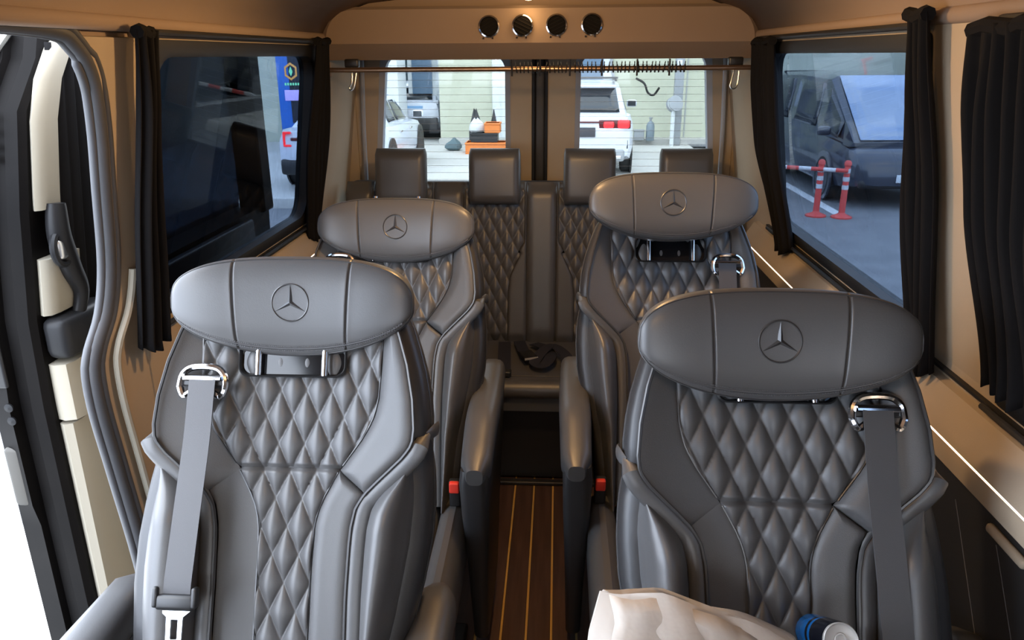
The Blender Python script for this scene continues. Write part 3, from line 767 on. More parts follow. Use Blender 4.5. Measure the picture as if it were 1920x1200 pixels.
# ------------------------------------------------------------------ REAR BENCH
bench = empty('rear_bench', (.015, 2.95, 0)); tag(bench, 'black quilted leather bench with four headrests across the van\'s rear', 'bench')
TB = rad(11)
def bp(x, v, d):       # bench back: v = 0 at top edge
    return (x, .17+v*sin(TB)-d*cos(TB), 1.115+v*cos(TB)+d*sin(TB))
cxs = [-.563, -.187, .189, .565]
bq = interp([(0, .118), (-.24, .118), (-.27, .100), (-.285, .092)])
bl_ = interp([(-.285, .105), (-.33, .082), (-.38, .060), (-.45, .052), (-.66, .050)])
for c in cxs:
    mb = MB()
    mb.grid(70, 60, lambda s_, t: bp(c+(2*s_-1)*bq(-.285*t), -.285*t, .010*quilt((2*s_-1)*bq(-.285*t), -.285*t, -.19, .047, .0958)+.012-.03*sm(1-t*8)))
    mb.build('upper_quilted_panel', quilt_m, bench, angle=85)
    mb = MB()
    mb.grid(50, 80, lambda s_, t: bp(c+(2*s_-1)*bl_(-.285-.375*t), -.285-.375*t, .010*quilt((2*s_-1)*bl_(-.285-.375*t), -.285-.375*t, -.19, .047, .0958)+.012-.02*sm(t*8-7)))
    mb.build('lower_quilted_panel', quilt_m, bench, angle=85)
    for sg in (-1, 1):
        mb = MB()
        def o_(v): return .128
        def i_(v): return bq(v) if v > -.285 else bl_(v)
        mb.grid(12, 60, lambda s_, t: (lambda v: bp(c+sg*(i_(v)+(o_(v)-i_(v))*s_), v, .012+.012*pu(s_, max(.001, o_(v)-i_(v)), .012)-.03*sm(1-t*16)-.02*sm(t*16-15)))(-.66*t))
        mb.build('back_side_panel', perf, bench, angle=70)
edges = [(-.80, -.691)]+[(a+.128, b-.128) for a, b in zip(cxs, cxs[1:])]+[(.693, .79)]
for a, b in edges:
    MB().grid(16, 40, lambda s_, t: bp(a+(b-a)*s_, -.66*t, .012+.016*pu(s_, b-a, .03)-.03*sm(1-t*12)-.02*sm(t*12-11))).build('back_divider', leather, bench, angle=70)
MB().box((0, .20, .78), (1.60, .07, .66), Matrix.Translation((0, .035, 0)), bev=.03).build('back_shell', dark_leather, bench)
for i, c in enumerate(cxs):
    rows = []
    for k in range(11):
        t = k/10; e = math.sqrt(max(0, 1-(2*t-1)**8))*.7+.3
        q = rrect(.205*(.93+.07*e), .085*e, .030*e, 5); z = 1.035+.215*t
        rows.append([(c-.0+p[0], .115+.03*t+p[1], z) for p in q])
    MB().loft(rows).build('headrest', leather, bench, angle=60)
# cushion with rolled front
rows = []
for k in range(13):
    t = k/12; y = .055-.385*t; z = .475-.02*t
    rows.append([(-.79, y, z-.12), (-.79, y, z-.03), (-.775, y, z), (.765, y, z), (.78, y, z-.03), (.78, y, z-.12)])
MB().loft(rows).build('seat_cushion', perf, bench, angle=50)
MB().tube([(-.785, -.325, .423), (.775, -.325, .423)], .035, 14).build('front_roll', leather, bench)
MB().tube([(-.785, -.285, .459), (.775, -.285, .459)], .0022, 6).build('cushion_seam', piping_m, bench)
MB().box((0, -.10, .20), (1.5, .30, .38)).build('bench_base', blackpl, bench, smooth=False)
navy_belt = mat('navy_webbing', (.016, .017, .026), .7)
# loose lap belts lying on the bench cushion
def strap(name, label, pts, w=.047, cat='belt', m=None):
    m = m or navy_belt
    P = smoothcurve(pts, 5); mb = MB(); v = []; f = []
    for i, p in enumerate(P):
        t = (P[min(i+1, len(P)-1)]-P[max(i-1, 0)]).normalized(); x = t.cross(Vector((0, 0, 1))).normalized()*w/2
        v += [p-x, p+x, p+x-Vector((0, 0, .0025)), p-x-Vector((0, 0, .0025))]
    for i in range(len(P)-1):
        for j in range(4): f.append((4*i+j, 4*i+(j+1) % 4, 4*i+4+(j+1) % 4, 4*i+4+j))
    f += [(0, 1, 2, 3), tuple(len(v)-4+j for j in range(4))]
    o = mb.add(v, f).build(name, m, angle=50)
    return tag(o, label, cat, 'lap belts on the rear bench') if label else o
zt = .480
b1 = strap('lap_belt', 'dark lap belt with a silver-edged buckle on the bench cushion', [(-.07, 2.955, zt+.01), (-.06, 2.90, zt+.012), (-.045, 2.84, zt+.01), (-.03, 2.80, zt+.006)])
BM = Matrix.Translation((-.028, 2.785, zt+.012)) @ Matrix.Rotation(rad(22), 4, 'Z')
MB().box((0, 0, 0), (.056, .075, .020), BM, bev=.005).build('buckle', doorplastic, b1)
MB().box((0, -.039, .004), (.054, .004, .007), BM).build('buckle_edge', alu, b1)
b2 = strap('lap_belt', 'dark lap belt strap draped over the bench front at left', [(-.13, 2.95, zt+.008), (-.125, 2.87, zt+.010), (-.12, 2.78, zt+.006), (-.115, 2.70, zt-.004), (-.113, 2.655, zt-.012)], .05)
MB().box((-.113, 2.66, zt-.008), (.054, .035, .022), bev=.005).build('belt_end', blackpl, b2)
strap('lap_belt', 'coiled dark lap belt at the right of the bench cushion', [(-.01, 2.93, zt+.01), (.04, 2.86, zt+.02), (.06, 2.76, zt+.022), (.03, 2.70, zt+.008), (.0, 2.74, zt+.012), (.06, 2.83, zt+.04), (.12, 2.78, zt+.02), (.12, 2.70, zt+.006)], .045)

# ------------------------------------------------------------------ BAG AND CAN on the front right seat
def crumple(p, k): 
    return Vector((sin(p.y*41+p.z*23+k)+.6*sin(p.x*67+p.z*51), sin(p.x*37+p.z*31+2*k)+.6*sin(p.y*71-p.z*43), .7*sin(p.x*53+p.y*47+k)))*.006
bag = empty('paper_bag', (.33, .78, .47)); tag(bag, 'crumpled white paper bag on the front right seat', 'bag')
oc = [(p.x, p.y) for p in smoothcurve([(a, b, 0) for a, b in [(-1, .2), (-.9, .8), (-.5, .98), (0, 1), (.5, .98), (.9, .8), (1, .0), (.85, -.8), (.4, -1), (-.3, -1), (-.85, -.85), (-1.02, -.3), (-1, .2)]], 5)[:-1]]
def crest(a): return .425-.080*max(0, (a+.45)/1.45)-.03*max(0, -a-.7)
rows = []
for t, cx, cy, hx, hy in ((0, .01, -.02, .095, .07), (.05, .01, -.02, .105, .08), (.30, .01, .01, .115, .085), (.52, .0, .04, .130, .085), (.66, -.03, .06, .150, .080), (.78, -.040, .085, .155, .070), (.90, -.043, .105, .150, .050), (.97, -.045, .12, .142, .025), (1.0, -.045, .122, .136, .006)):
    ring = []
    for (a, b) in oc:
        k = .3+.7*sm(t/.6); p = Vector((cx+a*hx*(1+.05*sin(9*a+7*b)*k), cy+b*hy*(1+.16*sin(7*a+3)*k), t*(.40*(1-sm(t/.6))+crest(a)*sm(t/.6)))); ring.append(p+crumple(p, 1)*(.35+.55*k))
    rows.append(ring)
MB().loft(rows).build('bag_body', paper, bag, angle=35)
MB().grid(14, 8, lambda u, t: Vector((-.17+.20*u, .105-.12*t, .424-.055*u*u-.095*t))+crumple(Vector((u*.3, t*.3, .1)), 3)*.7).build('bag_flap', paper, bag, angle=28, solid=.001)
MB().grid(10, 10, lambda u, t: Vector((-.165+.09*u, -.035-.01*t, .345-.10*t-.015*u))+crumple(Vector((u*.2, t*.2, .3)), 5)*.4).build('white_napkin', paperin, bag, angle=25, solid=.001)
MB().grid(10, 8, lambda u, t: Vector((-.03+.08*u, -.055-.03*t, .335-.06*u-.09*t+.03*sin(PI*u)))+crumple(Vector((u*.2, t*.2, .7)), 9)*1.0).build('white_napkin', paperin, bag, angle=25, solid=.001)
# can: lid towards the camera
cc = Vector((.487, .910, .810))
axis = Vector((.05, -.80, .55)).normalized()
Q = axis.to_track_quat('Z', 'Y').to_matrix().to_4x4(); Q.translation = cc
can = empty('drink_can', cc); tag(can, 'black and blue drink can with a bare metal lid beside the paper bag', 'can')
Qr = Q.copy(); Qr.translation = (0, 0, 0)
MB().lathe([(.020, -.118), (.0265, -.108), (.0265, -.070)], 32, Qr).build('blue_band', can_blue, can)
MB().lathe([(.0265, -.070), (.0265, -.014), (.0248, -.008)], 32, Qr).build('can_body', can_black, can)
MB().lathe([(.0264, -.062), (.0267, -.060), (.0267, -.054), (.0264, -.052)], 32, Qr).build('blue_stripe', can_blue, can)
MB().lathe([(.0248, -.006), (.0255, .0), (.0245, .0015), (.0225, -.002), (.021, -.003), (0, -.003)], 32, Qr).build('can_lid', alu, can)
MB().tube([(.011*cos(a)*.75, -.001+.011*sin(a), -.0012) for a in [2*PI*k/18 for k in range(18)]], .0016, 6, close=True, m=Qr).build('pull_tab', alu, can)

# ------------------------------------------------------------------ OUTSIDE
GZ = -.72
mb = MB().box((0, 20, GZ-.05), (120, 160, .1)); tag(mb.build('ground', asphalt, smooth=False), kind='structure')
GB = -.58
mb = MB().box((-3.2, 17.55, GB-.08), (13.2, 10.3, .16)); tag(mb.build('trim_15', paving, smooth=False), kind='structure')
mb = MB().box((-3.4, .3, GZ+.004), (4.6, 6.0, .02)); tag(mb.build('trim_16', paving, smooth=False), kind='structure')
mb = MB().box((-3.2, 12.25, GB-.07), (13.2, .30, .20), bev=.03); tag(mb.build('trim_17', paving), kind='structure')
mb = MB().box((5.2, 10.4, GZ+.003), (.16, 8, .008), Matrix.Translation((-.85, 5.2, 0))); tag(mb.build('trim_18', whitepaint, smooth=False), kind='structure')

def car(name, loc, rz, label, paint, body, green, wheels, wr, tw, gl_sides, extras, glassm=carglass):
    root = empty(name, loc, rz); tag(root, label, 'car')
    rings = []
    for y, w, z0, z1 in body:
        h = z1-z0
        half = [(w*.80, z0), (w*.95, z0+.05*h), (w, z0+.30*h), (w*1.0, z0+.55*h), (w*.985, z0+.78*h), (w*.93, z1-.04*h), (w*.80, z1)]
        ring = [(a, y, b) for a, b in half]+[(0, y, z1+.012)]+[(-a, y, b) for a, b in half[::-1]]+[(0, y, z0)]
        rings.append(ring)
    MB().loft(rings).build('body', paint, root, angle=32)
    gr = []
    for y, wb, wt, z0, z1 in green:
        gr.append([(wb, y, z0-.03), (wt+.05*(wb-wt), y, z0+(z1-z0)*.93), (wt*.88, y, z1), (0, y, z1+.012), (-wt*.88, y, z1), (-wt-.05*(wb-wt), y, z0+(z1-z0)*.93), (-wb, y, z0-.03)])
    MB().loft(gr).build('roof', paint, root, angle=32)
    # glass panels as slightly proud patches
    def gp_(i, sgn, t):
        y, wb, wt, z0, z1 = green[i]
        if isinstance(i, int): return Vector((sgn*(wb+(wt-wb)*t+.006), y, z0-.0+(z1-z0)*.93*t))
    def gpt(f_, sgn, t):
        i = min(int(f_), len(green)-2); k = f_-i; return gp_(i, sgn, t)*(1-k)+gp_(i+1, sgn, t)*k
    for a, b in gl_sides:
        for sgn in (-1, 1):
            MB().grid(6, 4, lambda u, t: gpt(a+(b-a)*u, sgn, .10+.82*t)).build('side_window', glassm, root, angle=60, solid=.004)
    for (i, j, nm) in ((0, 1, 'rear_window'), (len(green)-1, len(green)-2, 'windscreen')):
        A_ = green[i]; B_ = green[j]
        def wf(u, t):
            t_ = .02+.96*t; y = A_[0]+(B_[0]-A_[0])*t_; z = A_[4]+(B_[4]-A_[4])*t_+.014; w = (A_[2]*.90+(B_[2]*.90-A_[2]*.90)*t_)
            dy = -.012 if i == 0 else .012
            return Vector(((2*u-1)*w*.97, y+dy, z+.008))
        MB().grid(6, 4, wf).build(nm, windscreen_m if nm == 'windscreen' else glassm, root, angle=60, solid=.004)
    for y in wheels:
        for sgn in (-1, 1):
            w = MB().lathe([(wr*.55, -.10), (wr*.92, -.11), (wr, -.07), (wr, .07), (wr*.92, .11), (wr*.62, .105)], 28, Matrix.Translation((sgn*(tw-.10), y, wr)) @ Matrix.Rotation(rad(90*sgn), 4, 'Y')).build('wheel', tyre, root)
            mm = Matrix.Translation((sgn*(tw-.10), y, wr)) @ Matrix.Rotation(rad(90*sgn), 4, 'Y')
            r_ = MB().lathe([(wr*.62, .09), (wr*.64, .104), (wr*.58, .108), (wr*.55, .07), (0, .06)], 24, mm)
            for k in range(5):
                r_.box((wr*.30, 0, .085), (wr*.58, wr*.13, .03), mm @ Matrix.Rotation(2*PI*k/5, 4, 'Z'))
            r_.build('rim', rim, w)
            MB().lathe([(wr*1.06, -.02), (wr*1.16, -.02), (wr*1.16, .012), (wr*1.06, .012)], 28, Matrix.Translation((sgn*(tw-.004), y, wr+.01)) @ Matrix.Rotation(rad(90*sgn), 4, 'Y')).build('wheel_arch', blackpl if paint is not cardark else cardark, root)
    for nm, mt, c, d, bv in extras:
        MB().box(c, d, bev=bv).build(nm, mt, root)
    for sgn in (-1, 1):
        yb = green[-1][0]-.55
        m_ = MB().box((sgn*(tw+.10), yb, green[-2][3]+.10), (.22, .12, .15), bev=.05).build('mirror', paint, root)
        MB().box((sgn*(tw+.10), yb-.058, green[-2][3]+.10), (.17, .01, .11)).build('mirror_glass', carglass, m_)
    return root
sedan_body = [(-2.36, .66, .45, .80), (-2.30, .82, .33, .97), (-2.0, .90, .27, 1.02), (-1.0, .925, .22, .99), (.3, .925, .22, .96), (1.0, .92, .22, .95), (1.6, .91, .22, .89), (2.1, .86, .26, .78), (2.32, .74, .33, .68), (2.38, .58, .42, .60)]
sedan_green = [(-1.95, .74, .70, 1.0, 1.02), (-1.05, .78, .60, .98, 1.38), (-.35, .80, .60, .97, 1.45), (.25, .80, .60, .96, 1.44), (1.25, .74, .68, .94, .96)]
sed_ex = [('tail_lamp', tail, (-.72, -2.30, .86), (.035, .10, .24), .01), ('tail_lamp', tail, (-.66, -2.34, .965), (.13, .06, .035), .01), ('tail_lamp', tail, (-.66, -2.345, .755), (.13, .06, .035), .01),
          ('tail_lamp', tail, (.72, -2.30, .86), (.035, .10, .24), .01), ('tail_lamp', tail, (.66, -2.34, .965), (.13, .06, .035), .01),
          ('lamp_bar', taildark, (0, -2.355, .86), (1.2, .03, .05), .01), ('rear_bumper', blackpl, (0, -2.30, .40), (1.62, .16, .26), .05), ('number_plate', plate_m, (0, -2.365, .70), (.5, .02, .11), .004),
          ('door_handle', chrome, (.925, -.55, .83), (.02, .18, .03), .008), ('door_handle', chrome, (.925, .42, .82), (.02, .18, .03), .008)]
car('white_car', (-3.77, 15.25, GB+.01), 0, 'white saloon car with a lit C-shaped tail lamp behind the left windows', carwhite, sedan_body, sedan_green, (-1.42, 1.45), .36, .92, ((1.15, 2.0), (2.1, 3.55)), sed_ex)
suv_body = [(-2.30, .70, .50, .92), (-2.26, .86, .36, 1.10), (-2.05, .93, .28, 1.16), (-1.0, .945, .24, 1.10), (.3, .945, .24, 1.06), (1.1, .94, .24, 1.04), (1.7, .93, .26, .98), (2.15, .87, .30, .86), (2.32, .72, .38, .72)]
suv_green = [(-2.22, .80, .76, 1.12, 1.14), (-1.90, .82, .66, 1.12, 1.60), (-.8, .83, .66, 1.10, 1.68), (.3, .82, .66, 1.06, 1.66), (1.30, .77, .70, 1.03, 1.05)]
suv_ex = []
for sg in (-1, 1):
    suv_ex += [('tail_lamp', tail, (sg*.74, -2.285, .965), (.22, .10, .15), .04), ('tail_lamp', tail, (sg*.47, -2.31, .955), (.19, .08, .11), .03), ('lamp_housing', taildark, (sg*.58, -2.275, .96), (.58, .06, .15), .02),
               ('bumper_vent', blackpl, (sg*.82, -2.22, .60), (.03, .10, .16), .01), ('exhaust_pipe', chrome, (sg*.62, -2.30, .37), (.20, .10, .08), .03)]
suv_ex += [('lamp_bar', taildark, (0, -2.305, 1.0), (1.0, .03, .025), .008), ('number_plate', plate_m, (0, -2.315, .82), (.46, .02, .17), .004), ('rear_diffuser', greywall, (0, -2.24, .40), (1.55, .18, .22), .05),
           ('roof_spoiler', carwhite, (0, -1.98, 1.615), (1.18, .28, .05), .02), ('roof_rail', blackpl, (-.60, -.7, 1.71), (.04, 1.7, .04), .01), ('roof_rail', blackpl, (.60, -.7, 1.71), (.04, 1.7, .04), .01), ('cross_bar', blackpl, (0, -1.2, 1.745), (1.30, .10, .035), .01)]
car('white_suv', (.62, 16.85, GB+.01), rad(-2), 'white sport utility car with red tail lamps behind the right rear window', carwhite, suv_body, suv_green, (-1.42, 1.45), .37, .94, ((1.15, 2.0), (2.1, 3.5)), suv_ex)
hatch_ex = [('spoiler', carwhite, (0, -1.78, 1.36), (1.25, .30, .06), .02), ('number_plate', plateblue, (.0, -2.34, .78), (.8, .03, .22), .01), ('tail_lamp', lampglass, (.74, -2.2, .98), (.16, .16, .10), .02), ('tail_lamp', lampglass, (-.74, -2.2, .98), (.16, .16, .10), .02), ('rear_bumper', blackpl, (0, -2.28, .42), (1.6, .2, .34), .05)]
hat_green = [(-2.20, .78, .74, 1.0, 1.02), (-1.70, .80, .66, 1.0, 1.36), (-.6, .82, .64, 1.0, 1.48), (.2, .80, .64, .98, 1.46), (1.25, .74, .68, .94, .96)]
car('white_hatchback', (-3.95, 23.6, GB+.01), 0, 'white hatchback with a blue plate in the workshop bay', carwhite, sedan_body, hat_green, (-1.42, 1.45), .35, .92, ((1.15, 2.0), (2.1, 3.5)), hatch_ex)
van_body = [(-2.60, .88, .42, .95), (-2.55, .96, .30, 1.05), (-1.8, .99, .25, 1.06), (0, 1.0, .22, 1.05), (1.4, .995, .22, 1.02), (2.0, .97, .24, .98), (2.35, .92, .28, .90), (2.55, .82, .32, .78), (2.62, .66, .36, .66)]
van_green = [(-2.56, .94, .84, 1.04, 1.80), (-2.3, .95, .80, 1.04, 1.95), (-.8, .96, .80, 1.04, 1.99), (.95, .95, .80, 1.02, 1.95), (2.30, .88, .80, .95, .98)]
van_ex = [('headlamp', lampglass, (.74, 2.46, .56), (.16, .12, .12), .05), ('headlamp', lampglass, (-.74, 2.46, .56), (.16, .12, .12), .05), ('number_plate', whitewall, (0, 2.63, .47), (.42, .02, .12), .004), ('front_bumper', blackpl, (0, 2.53, .38), (1.5, .16, .14), .04), ('wiper', blackpl, (.35, 2.02, 1.16), (.75, .03, .025), .008), ('wiper', blackpl, (-.45, 2.02, 1.16), (.75, .03, .025), .008), ('fog_lamp', chrome, (.66, 2.58, .33), (.12, .03, .02), .006), ('door_line', blackpl, (-.995, .5, .80), (.01, .012, .9), 0), ('door_handle', chrome, (-1.0, .75, .92), (.03, .2, .03), .01)]
for k in range(13): van_ex.append(('grille_fin', chrome, (-.45+.075*k, 2.55-.0009*abs(k-6)**2, .725), (.012, .04, .05), .003))
car('dark_minivan', (5.50, 14.85, GZ+.01), rad(180), 'dark blue minivan parked beyond the right window', cardark, van_body, van_green, (-1.6, 1.6), .36, 1.0, ((.2, 1.9), (2.05, 2.9), (3.02, 3.65)), van_ex)

# bollards with a striped bar
BP = [(3.97, 11.71), (4.31, 11.60)]
for i, (x, y) in enumerate(BP):
    root = empty('bollard', (x, y, GZ)); tag(root, ('left' if i == 0 else 'right')+' red flexible bollard with silver bands outside the right window', 'bollard', 'red bollards by the minivan')
    MB().lathe([(.15, 0), (.15, .02), (.10, .04), (.055, .06), (.045, .08)], 20).build('base', red_rubber, root)
    MB().lathe([(.045, .07), (.042, .74), (.040, .76), (.05, .77), (.05, .81), (.03, .84), (0, .845)], 20).build('post', red_rubber, root)
    for z in (.42, .54, .66): MB().lathe([(.0435, z), (.0465, z), (.0460, z+.065), (.0435, z+.065)], 20).build('reflective_band', silver_tape, root)
bar = empty('striped_bar', (3.8, 11.1, GZ)); tag(bar, 'red and white striped bar joining the two red bollards', 'bar')
a = Vector((2.70, 12.10, .73)); b = Vector((4.30, 11.53, .70)); o_ = Vector((3.8, 11.1, 0))
for k in range(10):
    p = a+(b-a)*(k/10); q = a+(b-a)*((k+1)/10)
    MB().tube([p-o_, q-o_], .030, 10).build('stripe', whitepaint if k % 2 == 0 else red_rubber, bar)
# workshop building behind the van
bld = empty('workshop_building', (0, 20.8, GB)); tag(bld, 'pale cream workshop building filling the rear windows', 'building')
def bb(name, m, x0, x1, y0, y1, z0, z1, par=bld, bev=0):
    return MB().box(((x0+x1)/2, (y0+y1)/2, (z0+z1)/2), (x1-x0, y1-y0, z1-z0), bev=bev).build(name, m, par, smooth=False)
bb('wall', cream, -3.02, 14, 0, .3, 0, 6); bb('wall', cream, -22, -5.2, 0, .3, 0, 6); bb('wall', cream, -5.2, -3.02, 0, .3, 3.2, 6)
bb('bay_interior', bay_m, -5.3, -2.9, 6, 6.2, 0, 3.3); bb('bay_interior', bay_m, -5.4, -5.3, .3, 6.2, 0, 3.3); bb('bay_interior', bay_m, -2.95, -2.85, .3, 6.2, 0, 3.3)
bb('pier', whitewall, -5.3, -3.92, -.9, .2, 0, 6)
w = bb('window', whitewall, -3.98, -3.12, .8, .9, 1.0, 2.7); bb('pane', bluepan, -3.86, -3.32, .77, .80, 1.2, 2.6, w)
w = bb('window', whitewall, .35, 1.45, -.06, 0, 1.05, 2.6); bb('pane', bluepan, .45, 1.22, -.09, -.06, 1.15, 2.5, w)
bb('downpipe', whitewall, -1.62, -1.42, -.12, 0, 0, 6); bb('pilaster', whitewall, -1.44, -1.25, -.10, 0, 0, 6)
bb('notice', whitewall, 4.3, 4.75, -.03, 0, 1.2, 2.0); bb('roof_edge', greywall, -22, 14, -.3, .4, 6, 6.3)
bb('kerb', paving, -3.0, 14, -.5, 0, 0, .12)
bb('panel_joint', greywall, 3.35, 3.38, -.012, 0, 0, 6)
# post with hose reel
pst = empty('steel_post', (3.05, 20.05, GB)); tag(pst, 'tall grey steel post with a switch box by the workshop wall', 'post')
MB().box((0, 0, 3), (.22, .16, 6), bev=.02).build('column', greywall, pst); MB().box((-.02, -.10, 1.95), (.12, .08, .18), bev=.01).build('switch_box', whitewall, pst)
rl = empty('hose_reel', (2.93, 19.75, GB+1.02)); tag(rl, 'round grey and white hose reel on the steel post', 'hose reel')
MB().lathe([(.10, -.09), (.19, -.08), (.19, -.05), (.15, -.04), (.15, .04), (.19, .05), (.19, .08), (.10, .09)], 24, Matrix.Rotation(rad(70), 4, 'X') @ Matrix.Rotation(rad(20), 4, 'Y')).build('drum', greywall, rl)
MB().lathe([(.155, -.035), (.175, -.02), (.175, .02), (.155, .035)], 24, Matrix.Rotation(rad(70), 4, 'X') @ Matrix.Rotation(rad(20), 4, 'Y')).build('hose', whitewall, rl)
MB().tube([(-.02, 0, -.15), (-.02, 0, -1.02)], .05, 8).build('stand_pipe', whitewall, rl)
ho = MB().tube(smoothcurve([(2.05, 20.60, 1.02), (2.25, 20.50, .90), (2.35, 20.50, .68), (2.5, 20.50, .62), (2.62, 20.40, .80)], 6), .028, 8).build('air_hose', rubblack); tag(ho, 'black air hose hanging in a loop from the cream wall', 'hose')
cb = MB().tube(smoothcurve([(1.42, 20.70, 3.0), (1.42, 20.70, 1.6), (1.5, 20.70, 1.0), (1.72, 20.70, .2)], 6), .035, 8).build('cable', greywall); tag(cb, 'dark cable running down the cream wall behind the white car', 'cable')
gc = empty('gas_cylinder', (2.42, 20.15, GB+.10)); tag(gc, 'grey gas cylinder standing against the cream wall', 'cylinder')
MB().lathe([(.09, 0), (.105, .02), (.105, .36), (.08, .44), (.035, .48)], 20).build('tank', mat('grey_blue_steel', (.20, .25, .29), .5), gc); MB().lathe([(.03, .48), (.03, .55), (.05, .55), (.05, .58), (0, .58)], 12).build('valve', greywall, gc)
bx = empty('tool_box', (2.14, 20.20, GB+.10)); tag(bx, 'small grey box on the ground left of the gas cylinder', 'box')
MB().box((0, 0, .12), (.26, .2, .22), bev=.02).build('box_body', greywall, bx); MB().box((0, 0, .25), (.28, .22, .04), bev=.01).build('lid', greywall, bx)
# crates and bags
def crate(loc, d, m, label):
    r = empty('crate', loc); tag(r, label, 'crate'); w_, l_, h_ = d; t = .02
    MB().box((0, -l_/2, h_/2), (w_, t, h_)).box((0, l_/2, h_/2), (w_, t, h_)).box((-w_/2, 0, h_/2), (t, l_, h_)).box((w_/2, 0, h_/2), (t, l_, h_)).box((0, 0, t/2), (w_, l_, t)).build('crate_body', m, r, smooth=False)
    MB().box((0, -l_/2-.01, h_-.02), (w_+.04, .04, .04), bev=.01).box((0, l_/2+.01, h_-.02), (w_+.04, .04, .04), bev=.01).build('rim', m, r)
crate((-1.59, 18.40, GB), (.92, .5, .26), orange, 'long orange crate at the bottom of the pile by the workshop')
crate((-1.62, 18.40, GB+.27), (.60, .42, .20), bagblack, 'dark crate stacked on the long orange crate')
crate((-1.43, 18.40, GB+.48), (.34, .40, .22), orange, 'small orange crate on top of the pile')
def sack(name, loc, d, m, label, k):
    rows = []
    for t, s_ in ((0, .75), (.15, 1), (.4, 1.0), (.65, .8), (.85, .45), (1, .2)):
        rows.append([Vector((d[0]/2*s_*cos(a)*(1+.15*sin(3*a+k)), d[1]/2*s_*sin(a)*(1+.12*sin(4*a+k)), d[2]*t*(1+.12*sin(2*a+k)))) for a in [2*PI*j/16 for j in range(16)]])
    r = MB().loft(rows).build(name, m, loc=loc, angle=30); tag(r, label, 'bag')
sack('carrier_bag', (-1.82, 18.35, GB+.48), (.36, .3, .30), bagwhite, 'white carrier bag on the dark crate', 1)
sack('rubbish_bag', (-1.96, 19.50, GB+.02), (.32, .3, .84), bagblack, 'tall black rubbish bag left of the cream downpipe', 2)
sack('rubbish_bag', (-1.52, 19.80, GB+.02), (.24, .2, .80), bagblack, 'slim black rubbish bag behind the small orange crate', 4)
sack('cloth_bundle', (-2.42, 18.90, GB+.02), (.40, .35, .26), bay_m, 'grey blue cloth bundle left of the orange crates', 5)
# roadside advertising screen seen through the left window
sc = empty('advertising_screen', (-5.72, 18.6, GB)); tag(sc, 'tall blue and black advertising screen beyond the left window', 'screen'); sc.rotation_euler = (0, 0, rad(12))
MB().box((0, 0, 1.45), (1.5, .25, 2.3), bev=.06).build('cabinet', screen_blue, sc); MB().box((0, .0, .16), (1.2, .3, .32)).build('plinth', greywall, sc)
MB().box((.10, -.135, 1.62), (1.15, .03, 1.85)).build('display', screen_dark, sc)
hexr = [( .16*cos(PI/6+PI/3*k), .20*sin(PI/6+PI/3*k)) for k in range(6)]
MB().loft([[(p[0]-.42, -.155, p[1]+1.85) for p in hexr], [(p[0]*.72-.42, -.158, p[1]*.72+1.85) for p in hexr]], cap=False).build('hexagon_logo', screen_or, sc)
MB().loft([[(-.42+.045*cos(PI/2*k)*1, -.155, 1.85+.11*sin(PI/2*k)) for k in range(4)], [(-.42+.045*cos(PI/2*k)*.9, -.16, 1.85+.10*sin(PI/2*k)) for k in range(4)]]).build('diamond_logo', screen_gr, sc)
for k in range(6): MB().box((-.56+.058*k, -.155, 1.57), (.040, .01, .055)).build('letter', screen_gr, sc)
MB().box((-.42, -.155, 1.32), (.36, .01, .24), bev=.004).build('picture', screen_li, sc)
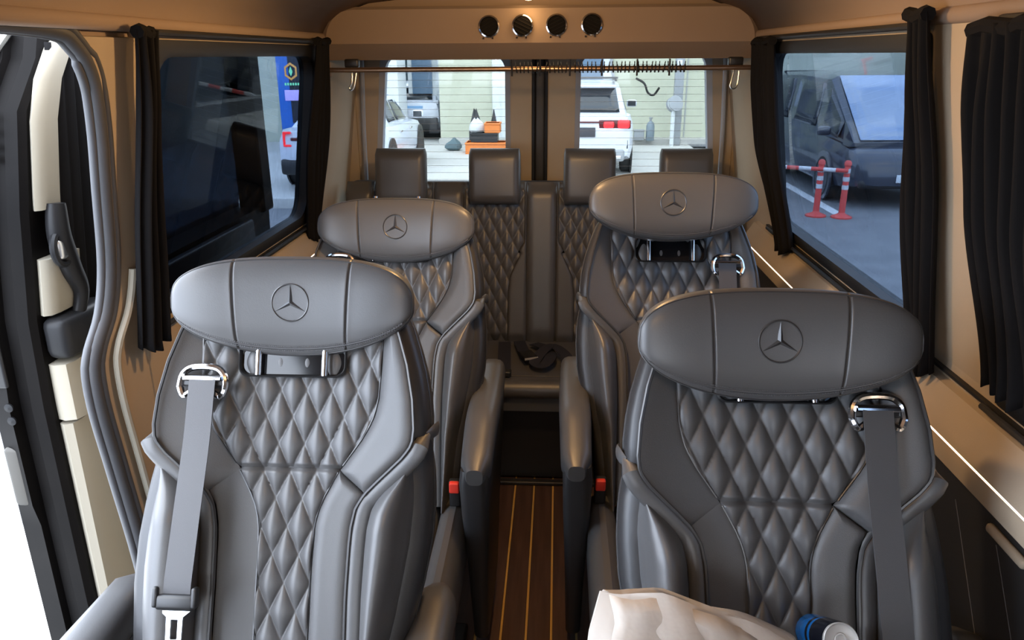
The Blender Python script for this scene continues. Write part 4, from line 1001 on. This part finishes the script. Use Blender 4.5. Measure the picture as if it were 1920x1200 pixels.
# trees and houses on the right
def tree(loc, h, r, label, k):
    rnd = random.Random(k); root = empty('tree', loc); tag(root, label, 'tree')
    MB().tube([(0, 0, 0), (.05, .02, h*.35), (0, 0, h*.7)], [.14, .11, .06], 8).build('trunk', mat('bark', (.06, .05, .04), .9), root)
    mb = MB()
    for i in range(520):
        a = rnd.uniform(0, 2*PI); ph = math.acos(rnd.uniform(-1, 1)); q = rnd.uniform(.55, 1)**.5
        c = Vector((r*q*sin(ph)*cos(a), r*q*sin(ph)*sin(a), h*.62+h*.38*q*cos(ph))); s_ = rnd.uniform(.09, .20)
        A1 = Vector((rnd.uniform(-1, 1), rnd.uniform(-1, 1), rnd.uniform(-1, 1))).normalized()*s_; B1 = A1.orthogonal().normalized()*s_*.8
        mb.add([c-A1, c-B1, c+A1, c+B1], [(0, 1, 2, 3)])
    mb.build('foliage', hedge, root, smooth=False)['kind'] = 'stuff'
tree((8.2, 22.5, GZ), 4.6, 1.2, 'dark leafy tree left of the tan building beyond the right window', 3)
tree((9.6, 18.9, GZ), 4.2, .8, 'dark narrow tree in front of the tan building beyond the minivan', 5)
tree((12.9, 18.5, GZ), 4.0, 1.7, 'dark leafy tree at the right behind the minivan', 8)
hs = empty('tan_building', (14, 27, GZ)); tag(hs, 'tan rendered building behind the minivan', 'building')
MB().box((0, 0, 2.6), (8, 4, 5.2)).build('wall', stucco, hs, smooth=False); MB().box((0, 0, 5.3), (8.4, 4.4, .25)).build('roof', greywall, hs, smooth=False)
for k in range(3):
    w = MB().box((-2.6+2.4*k, -2.03, 2.8), (1.2, .06, 1.4)).build('window', greywall, hs, smooth=False); MB().box((-2.6+2.4*k, -2.07, 2.8), (1.0, .03, 1.2)).build('pane', bluepan, w, smooth=False)
fence = empty('dark_hedge', (9, 30, GZ)); tag(fence, 'long dark hedge closing the view beyond the right window', 'hedge')
mb = MB(); rnd = random.Random(4)
for i in range(1500):
    c = Vector((rnd.uniform(-6, 16), rnd.uniform(-.6, .6), rnd.uniform(0, 4.5))); A1 = Vector((rnd.uniform(-1, 1), rnd.uniform(-1, 1), rnd.uniform(-1, 1))).normalized()*rnd.uniform(.2, .4); B1 = A1.orthogonal()*.8
    mb.add([c-A1, c-B1, c+A1, c+B1], [(0, 1, 2, 3)])
mb.build('foliage', hedge, fence, smooth=False)['kind'] = 'stuff'
MB().box((5, .5, 2), (22, .2, 4)).build('hedge_core', hedge, fence, smooth=False)
